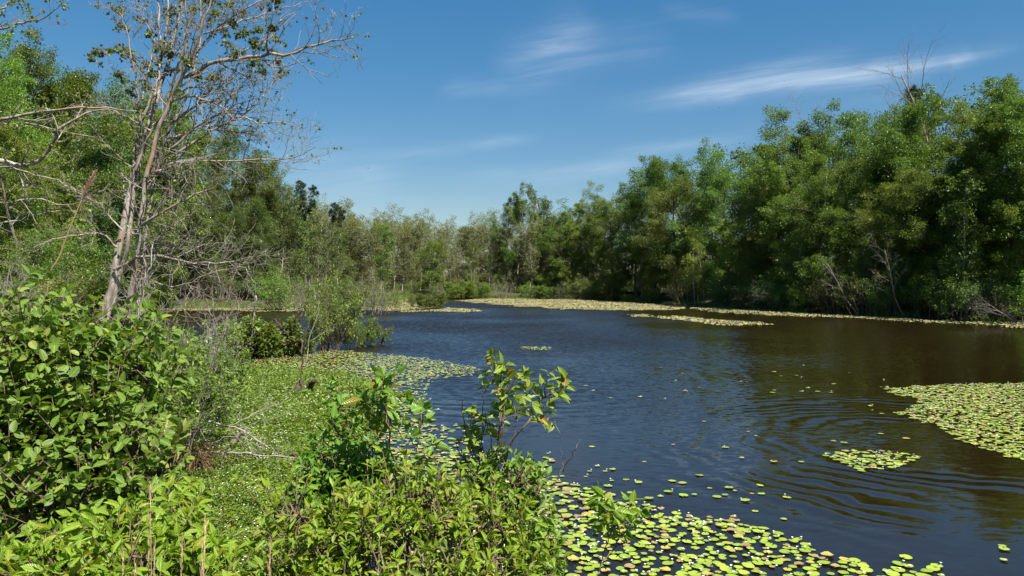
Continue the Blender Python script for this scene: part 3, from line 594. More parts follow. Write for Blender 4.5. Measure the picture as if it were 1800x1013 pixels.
# ------------------------------------------------------------------ the dead multi-stemmed tree on the left bank
def pxpath(pts, Y, dy=0., seed=0):
    R = random.Random(seed); n = len(pts)
    return [at(x, y, Y + dy * i / max(n - 1, 1) + R.uniform(-.15, .15)) for i, (x, y) in enumerate(pts)]
def rad_path(n, r0, r1): return [r0 + (r1 - r0) * i / n for i in range(n + 1)]
def dead_tree():
    Y = 26.; R = random.Random(8); rs = np.random.RandomState(8); px = Y / F
    t = thing('dead_tree', 'tall pale multi-stemmed tree, half dead, leaning over the left bank', 'tree', (wx(205, Y), Y, gz(wx(205, Y), Y)))
    inv = Vector(t.location)
    stems = [([(168, 585), (190, 530), (202, 475), (218, 387), (238, 309), (260, 221), (287, 138), (309, 55), (318, 0), (330, -70)], 15, 3, 1.0),
             ([(216, 590), (226, 536), (238, 470), (248, 387), (259, 309), (276, 232), (309, 160), (337, 99), (359, 33), (385, -50)], 11, 3, -1.2),
             ([(180, 588), (212, 480), (226, 420), (236, 330), (240, 240), (262, 180), (285, 100), (293, 40), (296, -50)], 9, 2.5, .8),
             ([(240, 590), (246, 500), (253, 440), (266, 350), (282, 262), (318, 190), (340, 130), (352, 60), (352, -50)], 7, 2.5, 1.6),
             ([(260, 221), (275, 150), (282, 90), (279, 30), (272, -40)], 5, 2, 1.2), ([(276, 232), (302, 150), (325, 80), (340, 10), (345, -50)], 5, 2, -.8),
             ([(240, 300), (247, 215), (237, 126), (221, 54), (207, 12)], 4.5, 1, -.6), ([(309, 160), (345, 95), (385, 45), (440, 12), (500, -20)], 4.5, 1.5, -1.0),
             ([(238, 300), (262, 240), (310, 150), (330, 60), (322, -30)], 5, 2, -1.5)]
    limbs = [([(323, 136), (382, 110), (447, 101), (500, 95), (551, 80), (589, 71), (621, 66)], 6, 1.8, -1.5), ([(299, 178), (338, 169), (370, 181), (406, 195), (447, 213), (495, 216), (536, 231)], 4.5, .9, -1.2),
             ([(290, 225), (358, 172), (400, 136), (429, 107)], 4, 1, .9), ([(300, 262), (352, 219), (400, 192), (424, 154), (444, 127)], 4, 1, -1.0), ([(310, 270), (376, 228), (418, 207), (447, 184), (468, 160), (489, 133)], 4, 1, .8),
             ([(285, 255), (352, 222), (406, 228), (447, 237), (500, 232)], 4, .8, 1.5), ([(262, 320), (284, 296), (329, 284), (388, 284), (477, 281), (524, 275), (557, 255)], 4.5, .8, -2),
             ([(240, 410), (247, 396), (305, 363), (357, 335), (420, 300)], 5.5, 1, -2.2), ([(200, 474), (260, 451), (343, 462), (415, 460), (470, 440)], 5, .9, -2), ([(233, 498), (269, 451), (299, 390), (321, 324)], 3.5, .8, -1.2),
             ([(215, 405), (183, 368), (150, 346), (110, 320)], 2.6, .7, -1), ([(206, 435), (180, 413), (150, 410), (90, 422), (40, 445)], 3.4, .7, -1.8), ([(238, 330), (269, 305), (305, 291), (349, 280), (400, 262)], 4.5, .9, -1.4),
             ([(222, 396), (241, 418), (260, 435), (300, 440), (360, 430)], 2.6, .7, 1.2), ([(226, 470), (300, 505), (350, 490), (420, 470), (450, 500)], 3, .7, -2.4), ([(225, 530), (262, 480), (300, 440), (330, 420), (350, 380)], 3.4, .7, -1.6),
             ([(265, 230), (215, 200), (175, 190), (130, 205)], 2.6, .7, -1.2), ([(250, 180), (262, 120), (270, 60), (262, 20), (240, 10)], 2.4, .7, 1.4), ([(357, 60), (420, 40), (470, 22), (545, 2)], 3, .8, 1.6), ([(309, 160), (370, 150), (430, 140), (500, 135)], 2.6, .7, 2)]
    S = Spec(levels=4, seg=(9, 6, 5, 4), num=(10, 8, 5), len=(.2, .40, .5), t0=(.35, .15, .15), ang=(.85, .75, .7), trop=(0, .03, .05, .05), rr=(.35, .5, .6), wander=(.05, .14, .17, .2), tap=(.3, .35, .45, .6), rmin=.0060)
    out = [[] for _ in range(4)]; twig = []
    for k, (pts, r0, r1, dy) in enumerate(stems):
        c = pxpath(pts, Y, dy, k); c = [q - inv for q in c]; P = smooth_path(c, 26)
        P = [q + gv(R, .022) for q in P]; rad = rad_path(26, r0 * px * .52, r1 * px * .5); out[0].append((P, rad))
        L = sum((P[i + 1] - P[i]).length for i in range(26)); S2 = Spec(**{**S.__dict__, 'len': (.14, .4, .5)}); spawn(R, P, rad, L, 0, S2, out, 9)
    for k, (pts, r0, r1, dy) in enumerate(limbs):
        c = [q - inv for q in pxpath(pts, Y, dy, 50 + k)]; P = smooth_path(c, 16); P = [P[0]] + [q + gv(R, .03) for q in P[1:]]
        rad = rad_path(16, r0 * px * .62, r1 * px * .4); out[1].append((P, rad)); L = sum((P[i + 1] - P[i]).length for i in range(16))
        spawn(R, P, rad, L * .66, 1, S, out, 24)
    g0 = Geo()
    for l in range(4): tubes(g0, out[l], 1 if l > 1 else 0)
    tw = []
    cl = [(210, 15), (214, 42), (166, 92), (160, 104), (200, 88), (184, 90), (232, 92), (262, 62), (276, 84), (256, 112), (240, 104), (300, 122), (330, 112), (345, 135), (372, 135), (380, 25), (408, 38), (432, 56), (452, 52), (402, 76), (442, 72), (470, 86), (492, 70),
          (484, 108), (462, 124), (492, 126), (400, 8), (372, 2), (486, -2), (225, 140), (248, 150), (265, 130), (420, 62), (455, 82), (475, 50), (428, 20), (445, 112), (300, 95), (205, 130), (230, 165), (250, 190), (415, 90), (392, 55)]
    for i, (x, y) in enumerate(cl):
        c = at(x + R.uniform(-4, 4), y, Y + R.uniform(-1.6, 1.2)) - inv
        for q in range(5):
            d = Vector((R.gauss(0, 1), R.gauss(0, 1), R.gauss(0, .5) + .1)).normalized(); a = c - d * .12
            tw.append(([a, a + d * .2, a + d * .38 + Vector((0, 0, -.03))], [.006, .005, .003]))
    g = Geo(); leaves_on(g, tw, rs, 8, .1, .06, .115, .95, 'maple', up=.8, droop=.45)
    # twigs carrying the clusters back to the nearest branch
    allp = np.array([tuple(q) for l in range(3) for P, r in out[l] for q in P]); con = []
    for a in tw:
        d = allp - np.array(a[0][0]); j = int((d * d).sum(1).argmin()); b = Vector(allp[j]); m_ = (b + a[0][0]) * .5 + Vector((0, 0, .06))
        con.append(([b, m_, a[0][0]], [.008, .007, .006]))
    tubes(g0, con + tw, 1); link('trunk', g0.mesh('trunk', [M['dead_wood'], M['twig_grey']], True), t)
    # sparse small leaves down the live side
    live = [x for x in out[3] if R.random() < .16]
    leaves_on(g, live, rs, 5, .3, .05, .09, .8, 'maple', up=.8, droop=.3)
    link('crown', g.mesh('crown', M['leaf_maple']), t)
dead_tree()

# tree just outside the frame at the left: bare limbs reaching in
def edge_tree():
    Y = 12.; R = random.Random(21); rs = np.random.RandomState(2); px = Y / F
    bx = wx(-70, Y); t = thing('overhanging_tree', 'near tree at the left frame edge reaching grey bare limbs into view', 'tree', (bx, Y, gz(bx, Y)))
    inv = Vector(t.location); out = [[] for _ in range(4)]
    S = Spec(levels=4, seg=(9, 6, 5, 4), num=(10, 7, 4), len=(.2, .42, .5), t0=(.35, .15, .15), ang=(.85, .7, .7), trop=(0, .02, .03, .02), rr=(.4, .5, .6), wander=(.05, .13, .17, .2), tap=(.3, .25, .3, .4))
    P = smooth_path([Vector((0, 0, -.3)), Vector((.05, .1, 1.6)), Vector((-.1, .2, 3.4)), Vector((.1, .1, 5.4)), Vector((0, .2, 7.2))], 16); rad = rad_path(16, .17, .05); out[0].append((P, rad))
    limbs = [([(-70, 300), (0, 283), (30, 291), (62, 287), (88, 262), (98, 236), (110, 222), (150, 200), (190, 190)], 10, 2, -.6), ([(-70, 250), (0, 213), (50, 200), (120, 192), (180, 188), (245, 196)], 7, 1.5, -1.4), ([(-70, 225), (0, 218), (45, 216), (110, 232), (170, 242)], 4, 1, .6),
             ([(-70, 60), (0, 50), (40, 40), (80, 30), (108, 6)], 6, 1.2, -.5), ([(-70, 30), (-10, 18), (20, 2), (40, -30)], 5, 1.2, .4), ([(-70, 330), (0, 355), (60, 350), (120, 362), (170, 345)], 4, 1, -1), ([(-70, 420), (0, 395), (60, 378), (110, 372), (150, 380)], 3.5, 1, .5), ([(-70, 300), (0, 292), (50, 306), (110, 320), (160, 350)], 3.5, 1, -1.5)]
    for k, (pts, r0, r1, dy) in enumerate(limbs):
        c = [q - inv for q in pxpath(pts, Y, dy, 90 + k)]; Q = smooth_path(c, 18); Q = [Q[0]] + [q + gv(R, .012) for q in Q[1:]]; rad = rad_path(18, r0 * px * .5, r1 * px * .5); out[1].append((Q, rad))
        spawn(R, Q, rad, sum((Q[i + 1] - Q[i]).length for i in range(18)) * .5, 1, S, out, 8)
    g = Geo()
    for l in range(4): tubes(g, out[l])
    link('trunk', g.mesh('trunk', M['dead_wood'], True), t)
    g = Geo(); leaves_on(g, [x for x in out[3] if R.random() < .5], rs, 7, .2, .05, .055, .7, 'leaf', up=.8)
    link('crown', g.mesh('crown', M['leaf_yellow']), t)
edge_tree()

# ------------------------------------------------------------------ near shrubs
def envelope_shrub(t, ells, base_pts, tips, twig, per, leaf, asp, lm, stem_m, seed, end=2, spread=.01, out=.62, droop=.12, up=1.0, shell=.55, stem_r=.012, bare=0, tpl='leaf', t0=.15):
    """a shrub whose twig tips fill the given ellipsoids (centre, radii), each joined to a stem"""
    R = random.Random(seed); rs = np.random.RandomState(seed); inv = Vector(t.location); stems = []; nodes_ = []
    for c, r, w in ells:
        for k in range(max(3, int(5 * w))):
            b = R.choice(base_pts) + Vector((R.gauss(0, .06), R.gauss(0, .06), 0))
            u = gv(R, 1).normalized() * (R.random() ** .5 * .75); e = Vector(c) + Vector((u.x * r[0], u.y * r[1], u.z * r[2]))
            mid = b.lerp(e, .5) + Vector((0, 0, .12 * (e - b).length)) + gv(R, .05)
            P = [q + gv(R, .008) for q in smooth_path([b - inv, mid - inv, e - inv], 10)]; stems.append((P, rad_path(10, stem_r, stem_r * .35))); nodes_ += P[3:]
    A = np.array([tuple(q) for q in nodes_]); tot = sum(w for _, _, w in ells); tw = []; con = []
    for c, r, w in ells:
        for k in range(int(tips * w / tot)):
            u = gv(R, 1).normalized() * (1 - (1 - shell) * R.random() ** 1.3); p = Vector(c) + Vector((u.x * r[0], u.y * r[1], u.z * r[2])) - inv
            d2 = A - np.array(p); d2 = (d2 * d2).sum(1); j = int(d2.argmin()); q = Vector(A[j])
            d = (p - q).normalized() * .6 + Vector((0, 0, .55)) + gv(R, .3); d.normalize(); L = twig * R.uniform(.6, 1.3)
            a = p - d * L * .6; con.append(([q, q.lerp(a, .5) + Vector((0, 0, .04)) + gv(R, .02), a], [.006, .005, .004]))
            bend = gv(R, .12 * L); tw.append(([a, a + d * L * .35 + bend * .3, a + d * L * .7 + bend * .7, a + d * L + bend], [.004, .0034, .0028, .0018]))
    g = Geo(); tubes(g, stems + con + tw); link('stems', g.mesh('stems', M[stem_m], True), t)
    leafy = [x for x in tw if R.random() > bare]
    g = Geo(); leaves_on(g, leafy, rs, per, t0, spread, leaf, asp, tpl, up=up, droop=droop, out=out, end=end, var=.45)
    link('foliage', g.mesh('foliage', M[lm], True), t)

def E(px, py, Y, rx, ry, rz, w): return (tuple(at(px, py, Y)), (rx, ry, rz), w)
def B(px, Y): x = wx(px, Y); return Vector((x, Y, gz(x, Y) - .05))
t = thing('broadleaf_shrub', 'big dark shrub with broad oval leaves filling the left edge', 'shrub', tuple(B(60, 4.7)))
envelope_shrub(t, [E(30, 640, 4.6, .55, .6, .34, 1.1), E(120, 690, 4.7, .50, .55, .42, 1.1), E(210, 690, 5.0, .34, .45, .36, .6), E(40, 800, 4.4, .55, .6, .45, 1.1), E(160, 820, 4.5, .45, .5, .38, .9), E(215, 790, 4.9, .24, .35, .22, .3), E(-60, 720, 4.5, .4, .6, .7, .6), E(60, 900, 4.3, .5, .5, .3, .6), E(40, 560, 4.6, .35, .4, .16, .14), E(190, 600, 5.0, .34, .4, .22, .16), E(220, 870, 4.5, .25, .4, .22, .25)],
               [B(40, 4.8), B(110, 4.9), B(-20, 4.6)], 1900, .26, 5, .052, .66, 'broad_leaf', 'stem_brown', 4, end=2, droop=.1, up=.9, tpl='oval', shell=.75)
t = thing('pale_leaf_sprout', 'cluster of large pale yellow-green leaves at the right foot of the big dark shrub', 'plant', tuple(B(265, 5.0)))
envelope_shrub(t, [E(282, 795, 4.75, .12, .10, .09, 1)], [B(262, 5.0)], 14, .2, 4, .095, .5, 'pale_leaf', 'stem_brown', 14, end=3, droop=-.25, out=.45, shell=.3, tpl='oval')
t = thing('yellow_green_shrub', 'low yellow-green shrub with pointed leaves in the near corner below the big dark shrub', 'shrub', tuple(B(220, 3.5)))
envelope_shrub(t, [E(170, 985, 3.3, .24, .3, .12, 1), E(280, 975, 3.4, .22, .3, .12, .9), E(70, 1000, 3.2, .2, .3, .10, .6), E(370, 1010, 3.4, .12, .2, .1, .3), E(300, 900, 3.9, .15, .2, .12, .35), E(230, 1060, 3.1, .4, .35, .16, .6)], [B(180, 3.5), B(280, 3.6), B(90, 3.4)], 430, .2, 6, .056, .42, 'front_leaf', 'stem_brown', 24, end=3, droop=.05, out=.55)
t = thing('bushy_shrub', 'dense green bush with small pointed leaves at the left of the near shrubs', 'shrub', tuple(B(590, 4.3)))
envelope_shrub(t, [E(600, 820, 4.3, .22, .24, .14, 1), E(555, 890, 4.2, .2, .24, .14, .8), E(645, 880, 4.2, .2, .24, .14, .8), E(600, 960, 4.1, .32, .3, .2, .8)], [B(585, 4.4), B(620, 4.3)], 420, .18, 7, .046, .42, 'front_dark_leaf', 'stem_brown', 34, end=3, out=.55)
t = thing('yellow_shrub', 'broad sunlit yellow-green shrub in front of the lily mat at the bottom', 'shrub', tuple(B(720, 3.6)))
envelope_shrub(t, [E(560, 945, 3.5, .22, .25, .13, .8), E(650, 910, 3.6, .16, .25, .12, .7), E(740, 880, 3.75, .12, .2, .14, .5), E(690, 860, 3.9, .16, .15, .14, .15), E(800, 870, 3.9, .2, .15, .16, .2), E(500, 900, 3.7, .14, .15, .14, .2), E(800, 930, 3.7, .2, .25, .12, .7), E(870, 915, 3.8, .15, .2, .11, .35), E(700, 1010, 3.4, .45, .3, .12, 1.3), E(920, 990, 3.7, .12, .2, .12, .4), E(500, 1010, 3.4, .15, .2, .1, .4), E(860, 1020, 3.5, .25, .25, .12, .7)],
               [B(560, 3.7), B(700, 3.7), B(850, 3.8)], 500, .22, 6, .046, .40, 'front_leaf', 'stem_brown', 44, end=3, out=.55, droop=.05)
t = thing('small_shrub', 'upright shrub of mixed green leaves at the right end of the near shrubs', 'shrub', tuple(B(930, 4.3)))
envelope_shrub(t, [E(905, 865, 4.2, .17, .2, .13, 1), E(850, 850, 4.3, .12, .15, .12, .5), E(930, 925, 4.1, .13, .2, .15, .6), E(955, 995, 4.0, .11, .2, .15, .5)], [B(920, 4.3), B(955, 4.2)], 140, .22, 6, .048, .42, 'front_dark_leaf', 'stem_brown', 54, end=3, out=.55)

def stalk_plant(name, label, Y, paths, clusters, leaf, lm, seed, stem_m='stem_brown', per=6, asp=.5):
    """tall open stems drawn through the given points, leaf tufts on them"""
    R = random.Random(seed); rs = np.random.RandomState(seed); x0, y0 = paths[0][0][0]; xb = wx(x0, Y)
    t = thing(name, label, 'shrub', (xb, Y, gz(xb, Y))); inv = Vector(t.location); st = []; tw = []
    for k, (pts, r0, dy) in enumerate(paths):
        P = smooth_path([q - inv for q in pxpath(pts, Y, dy, seed + k)], 14); P = [P[0]] + [q + gv(R, .004) for q in P[1:]]; st.append((P, rad_path(14, r0, r0 * .35)))
    A = np.array([tuple(q) for P, r in st for q in P])
    for x, y, n, s, dy in clusters:
        for q in range(n):
            p = at(x + R.gauss(0, s), y + R.gauss(0, s * .8), Y + dy + R.gauss(0, .05)) - inv; d2 = ((A - np.array(p)) ** 2).sum(1); b = Vector(A[int(d2.argmin())])
            d = ((p - b) + Vector((0, 0, .05))).normalized() if (p - b).length > .01 else Vector((0, 0, 1)); d = (d + Vector((0, 0, .4)) + gv(R, .25)).normalized()
            st.append(([b, b.lerp(p, .5) + Vector((0, 0, .01)), p], [.004, .0035, .003])); tw.append(([p, p + d * .05, p + d * .10], [.003, .0025, .0015]))
    g = Geo(); tubes(g, st + tw); link('stems', g.mesh('stems', M[stem_m], True), t)
    g = Geo(); leaves_on(g, tw, rs, per, 0, .008, leaf, asp, 'leaf', up=.7, droop=.15, out=.6, end=2, var=.45); link('foliage', g.mesh('foliage', M[lm], True), t)
stalk_plant('tall_sprig', 'tallest open sprig of the near shrubs with a pale upright tip leaf and bare twigs', 4.2,
            [([(905, 1010), (870, 870), (850, 840)], .011, 0), ([(870, 880), (873, 800), (878, 740), (882, 680), (880, 640)], .008, -.1), ([(872, 850), (900, 780), (930, 740), (950, 705), (975, 690)], .008, .1), ([(865, 860), (830, 790), (815, 740), (812, 700)], .006, .1), ([(870, 850), (845, 780), (850, 730), (848, 690)], .005, -.1),
             ([(860, 840), (862, 770), (860, 720)], .004, .1), ([(880, 830), (905, 760), (912, 720)], .004, -.1), ([(850, 850), (810, 800), (800, 770)], .005, 0), ([(990, 830), (1010, 790), (1022, 770)], .003, 0), ([(975, 850), (990, 815), (985, 790)], .003, 0)],
            [(880, 665, 4, 10, -.1), (885, 690, 4, 16, -.1), (890, 715, 4, 16, -.1), (875, 740, 3, 14, -.1), (940, 695, 5, 14, .1), (965, 700, 3, 12, .1), (930, 730, 3, 12, .1), (910, 745, 2, 10, 0), (815, 760, 3, 14, .1), (850, 770, 3, 12, 0), (820, 800, 3, 14, 0), (865, 820, 4, 18, 0), (900, 850, 4, 18, 0)], .062, 'stem_leaf', 7)
stalk_plant('red_tipped_sprig', 'open dark-stemmed sprig with reddish young tips left of the tallest sprig', 4.1,
            [([(760, 1010), (735, 900), (722, 870)], .010, 0), ([(730, 890), (715, 840), (690, 800), (682, 750), (672, 700)], .007, -.1), ([(728, 885), (712, 820), (705, 770), (690, 730)], .005, .1), ([(732, 890), (728, 830), (735, 780), (742, 745)], .005, 0), ([(735, 890), (760, 830), (772, 795)], .004, .1), ([(735, 900), (700, 860), (660, 840)], .004, 0)],
            [(676, 690, 4, 8, -.1), (668, 710, 4, 12, -.1), (680, 730, 3, 12, -.1), (665, 760, 5, 13, -.1), (690, 765, 3, 12, 0), (730, 755, 3, 10, 0), (735, 790, 2, 12, 0), (720, 830, 3, 14, 0), (745, 850, 4, 16, .1), (690, 850, 4, 18, 0)], .068, 'stem_leaf', 9)
stalk_plant('small_sprig', 'slender green sprig rising above the dense bush left of the red-tipped sprig', 4.4,
            [([(605, 960), (605, 860), (602, 780), (600, 720)], .005, 0), ([(604, 800), (618, 750), (625, 725)], .003, .05), ([(604, 790), (590, 750), (585, 735)], .003, -.05)], [(602, 715, 4, 10, 0), (615, 735, 4, 10, 0), (590, 740, 4, 10, 0), (602, 760, 3, 10, 0)], .055, 'front_dark_leaf', 12)
stalk_plant('leafy_sprig', 'short leafy sprig standing against the lily pads right of the near shrubs', 3.9,
            [([(1040, 1050), (1060, 980), (1075, 930), (1080, 905)], .004, 0), ([(1060, 985), (1095, 950), (1104, 915)], .003, .05)], [(1072, 905, 4, 9, 0), (1100, 915, 3, 8, 0), (1065, 930, 3, 9, 0), (1090, 945, 3, 9, 0)], .062, 'front_leaf', 13)

# upright pale leaf tuft on the tallest sprig (a part of it)
def tip_tuft():
    t = bpy.data.objects['tall_sprig']; inv = Vector(t.location); rs = np.random.RandomState(4); b = at(880, 662, 4.1) - inv
    g = Geo(); n = 9; a = np.arange(n) * 2.4; d = np.stack([np.cos(a) * .28, np.sin(a) * .28, np.ones(n)], -1); nor = np.stack([-np.cos(a), -np.sin(a), np.full(n, .3)], -1)
    put_leaves(g, np.array(b)[None, :] + rs.normal(size=(n, 3)) * .004, d, nor, rs.uniform(.06, .11, n), rs.uniform(.028, .04, n), 'leaf', rs)
    o = link('tip_leaves', g.mesh('tip_leaves', M['pale_leaf'], True), t); o['label'] = 'pale upright young leaves at the tip'
tip_tuft()

# twiggy half-bare shrub on the left bank behind the big dark shrub
def twig_shrub(name, label, Y, px, ptop, W, stems, seed, leafp, lm='twig_leaf', lean=.25, leaf=.05, per=5, low=.8):
    R = random.Random(seed); rs = np.random.RandomState(seed); x = wx(px, Y); z = max(gz(x, Y), 0) - .05; H = wz(ptop, Y) - z
    t = thing(name, label, 'shrub', (x, Y, z))
    S = Spec(levels=4, seg=(7, 5, 4, 3), num=(10, 6, 4), len=(.38, .48, .5), t0=(.2, .2, .2), ang=(.6, .6, .65), trop=(.02, .04, .02, 0), tap=(.25, .3, .4, .5), rr=(.5, .6, .6), shape=lambda t: 1.1 - .55 * t, wander=(.09, .14, .18, .2))
    out = [[] for _ in range(4)]
    for k in range(stems):
        a = R.random() * 6.28; q = R.random() ** .5
        grow(R, Vector((math.cos(a) * q * W * .3, math.sin(a) * q * W * .3, 0)), Vector((math.cos(a) * q * .35 + lean * R.random(), math.sin(a) * q * .3, 1)), H * R.uniform(.7, 1.05), R.uniform(.008, .016), 0, S, out)
    g = Geo()
    for l in range(4): tubes(g, out[l], sides=3 if l > 1 else 4)
    link('stems', g.mesh('stems', M['twig_grey'], True), t)
    lf = [x for x in out[3] if x[0][0].z < H * low * R.uniform(.6, 1.1) and R.random() < leafp]
    g = Geo(); leaves_on(g, lf, rs, per, .1, .03, leaf, .5, 'quad', up=.7, droop=0); link('foliage', g.mesh('foliage', M[lm]), t)
twig_shrub('twiggy_shrub', 'half-bare shrub of fine grey twigs with small bright leaves beside the big dark shrub', 9.5, 285, 520, .6, 9, 5, .9, lean=.12, per=8)
twig_shrub('twiggy_shrub', 'smaller leafy twig shrub standing at the mat edge right of the half-bare shrub', 11.8, 330, 610, .5, 8, 6, .95, low=1.1, per=8)
twig_shrub('dead_brush', 'grey leafless brush leaning right over the water behind the half-bare twiggy shrub', 14., 305, 540, .4, 3, 8, .1, lean=.9)

# brown grass clump with a fallen dead limb lying on the green mat
x, y = wx(336, 10.1), 10.1; zb = max(gz(x, y), 0)
t = thing('grass_clump', 'hummock of brown dead grass between pale leaf cluster and green mat', 'grass clump', (x, y, zb))
rs = np.random.RandomState(9); g = Geo(); n = 900; a = rs.rand(n) * 6.28; r = rs.rand(n) ** .6 * .20
pos = np.stack([np.cos(a) * r, np.sin(a) * r, rs.rand(n) * .46], -1); d = np.stack([np.cos(a) * 1.1, np.sin(a) * 1.1, rs.uniform(-1.2, .9, n)], -1) + rs.normal(size=(n, 3)) * .4
put_leaves(g, pos, d, np.tile([0, 0, 1.], (n, 1)) + rs.normal(size=(n, 3)) * .4, rs.uniform(.15, .36, n), np.full(n, .007), 'blade', rs)
link('foliage', g.mesh('foliage', M['dead_grass']), t)
def px_wood(name, label, cat, Y, paths, mat, seed, z0=None, sub=0, sublen=.3, wob=.01):
    """dead wood drawn through points at about one distance"""
    R = random.Random(seed); x0, y0 = paths[0][0][0]; p0 = at(x0, y0, Y); t = thing(name, label, cat, tuple(p0)); out = [[] for _ in range(3)]
    S = Spec(levels=3, seg=(9, 5, 4), num=(sub, 4), len=(sublen, .5), t0=(.3, .2), ang=(.7, .7), trop=(0, .01, .01), rr=(.5, .6), shape=lambda t: 1.1 - .6 * t, wander=(.05, .12, .16), tap=(.3, .3, .4))
    for k, (pts, r0, r1, dy) in enumerate(paths):
        P = smooth_path([q - p0 for q in pxpath(pts, Y, dy, seed + k)], 14); P = [P[0]] + [q + gv(R, wob) for q in P[1:]]; rad = rad_path(14, r0, r1); out[0].append((P, rad))
        if sub: spawn(R, P, rad, (P[-1] - P[0]).length, 0, S, out, sub)
    g = Geo()
    for l in range(3): tubes(g, out[l])
    link('trunk', g.mesh('trunk', M[mat], True), t); return t
px_wood('fallen_branch', 'bleached fallen branch lying across the green mat beside the brown grass hummock', 'branch', 10.8,
        [([(325, 798), (380, 795), (440, 797), (522, 806)], .020, .008, -.4), ([(325, 738), (370, 742), (430, 760), (470, 785), (497, 800)], .016, .005, -.2), ([(345, 770), (385, 780), (420, 800), (432, 815)], .012, .004, -.3), ([(360, 790), (400, 768), (440, 775), (455, 790)], .010, .004, .2), ([(355, 760), (410, 745), (455, 722), (500, 705)], .010, .003, .9)], 'bark_grey', 3, sub=7, sublen=.35)
px_wood('mossy_log', 'short dark rotten log end sticking up through the green mat by the fallen branch', 'log', 11.5, [([(400, 795), (415, 772), (432, 752)], .055, .03, .1)], 'bark_dark', 5)
px_wood('mossy_log', 'rotten log end standing out of the brown grass hummock', 'log', 10.7, [([(338, 765), (350, 742), (361, 726)], .045, .03, .1)], 'bark_dark', 6)
px_wood('dead_stump', 'dark split stump with a thin dead shoot in the mat, left one of two', 'stump', 17.0, [([(517, 700), (522, 686), (530, 670)], .10, .055, .05), ([(528, 676), (531, 640), (535, 600), (545, 560)], .018, .006, 0)], 'wet_wood', 7, sub=5, sublen=.2)
px_wood('dead_stump', 'mossy short stump leaning right beside the split stump', 'stump', 17.2, [([(533, 698), (542, 684), (553, 669)], .085, .055, .05)], 'wet_wood', 8)
px_wood('dead_branch', 'crooked dead branch bending into the mat left of the reddish shrub', 'branch', 25.0, [([(425, 640), (415, 622), (398, 616), (350, 612)], .07, .03, .2)], 'dead_wood', 9, sub=4)
px_wood('dead_branch', 'forked dark dead branch rising beside the rounded reddish shrub', 'branch', 25.5, [([(490, 612), (505, 585), (520, 568), (532, 552)], .09, .03, .3), ([(505, 587), (490, 570), (482, 560)], .05, .02, 0), ([(500, 606), (520, 600), (530, 600), (530, 626)], .06, .03, .2)], 'wet_wood', 10, sub=4)
px_wood('dead_shoot', 'bare upright stem standing in the lily mat right of the crooked branch', 'branch', 25.2, [([(440, 632), (443, 590), (447, 550), (450, 520)], .05, .02, 0)], 'dead_wood', 11, sub=6, sublen=.2)
px_wood('dead_shoot', 'bare pale twiggy stem in front of the tallest flooded shrub', 'branch', 24.0, [([(538, 650), (545, 590), (560, 545), (552, 520)], .018, .007, 0), ([(545, 600), (570, 585), (590, 575)], .012, .005, 0)], 'bark_grey', 12, sub=7, sublen=.25)
px_wood('dead_shrub_stump', 'dark leaning dead stems of a drowned shrub at the open water edge', 'stump', 30.0, [([(636, 606), (640, 590), (652, 575), (660, 558)], .13, .04, .2), ([(640, 590), (665, 582), (690, 580)], .05, .02, 0), ([(670, 602), (676, 590), (686, 575)], .04, .015, 0)], 'wet_wood', 13, sub=6, sublen=.35)
px_wood('dead_stump', 'dark tangled stump foot under the tallest flooded shrub', 'stump', 27.6, [([(565, 617), (566, 590), (556, 570)], .05, .02, 0), ([(580, 618), (582, 590), (590, 560)], .06, .02, 0), ([(592, 616), (598, 596), (612, 580)], .045, .02, 0), ([(572, 618), (570, 595), (574, 572)], .04, .02, .3), ([(586, 617), (592, 600), (600, 575)], .04, .015, -.2)], 'wet_wood', 15, sub=12, sublen=.6)
px_wood('hanging_stem', 'thin pale crooked stem leaning before the water strip by the dead tree', 'branch', 13.0, [([(238, 640), (243, 560), (247, 520), (262, 470), (268, 430)], .014, .005, 0), ([(246, 545), (258, 575), (268, 592)], .012, .005, 0), ([(256, 565), (262, 530), (272, 500)], .010, .004, 0)], 'silver_wood', 17, sub=6, sublen=.2)

# reed with a feathery plume
t = thing('plumed_reed', 'single dry reed with a feathery brown plume leaning above the big dark shrub', 'reed', tuple(B(62, 6.5)))
inv = Vector(t.location); P = smooth_path([Vector((0, 0, 0)), at(80, 540, 6.5) - inv, at(105, 450, 6.5) - inv, at(140, 360, 6.5) - inv, at(166, 304, 6.5) - inv], 16)
g = Geo(); tubes(g, [(P, rad_path(16, .009, .004))]); link('stem', g.mesh('stem', M['straw'], True), t)
rs = np.random.RandomState(3); a0, a1 = at(143, 352, 6.5) - inv, at(168, 302, 6.5) - inv; n = 700; u = rs.rand(n); ax = np.array((a1 - a0).normalized())
pos = np.array(a0)[None, :] + u[:, None] * np.array(a1 - a0)[None, :]; d = ax[None, :] * 1.3 + rs.normal(size=(n, 3)) * .33
g = Geo(); put_leaves(g, pos, d, rs.normal(size=(n, 3)), .075 * (1.15 - u * .8) * rs.uniform(.5, 1.1, n), np.full(n, .005), 'needle', rs); link('plume', g.mesh('plume', M['plume']), t)

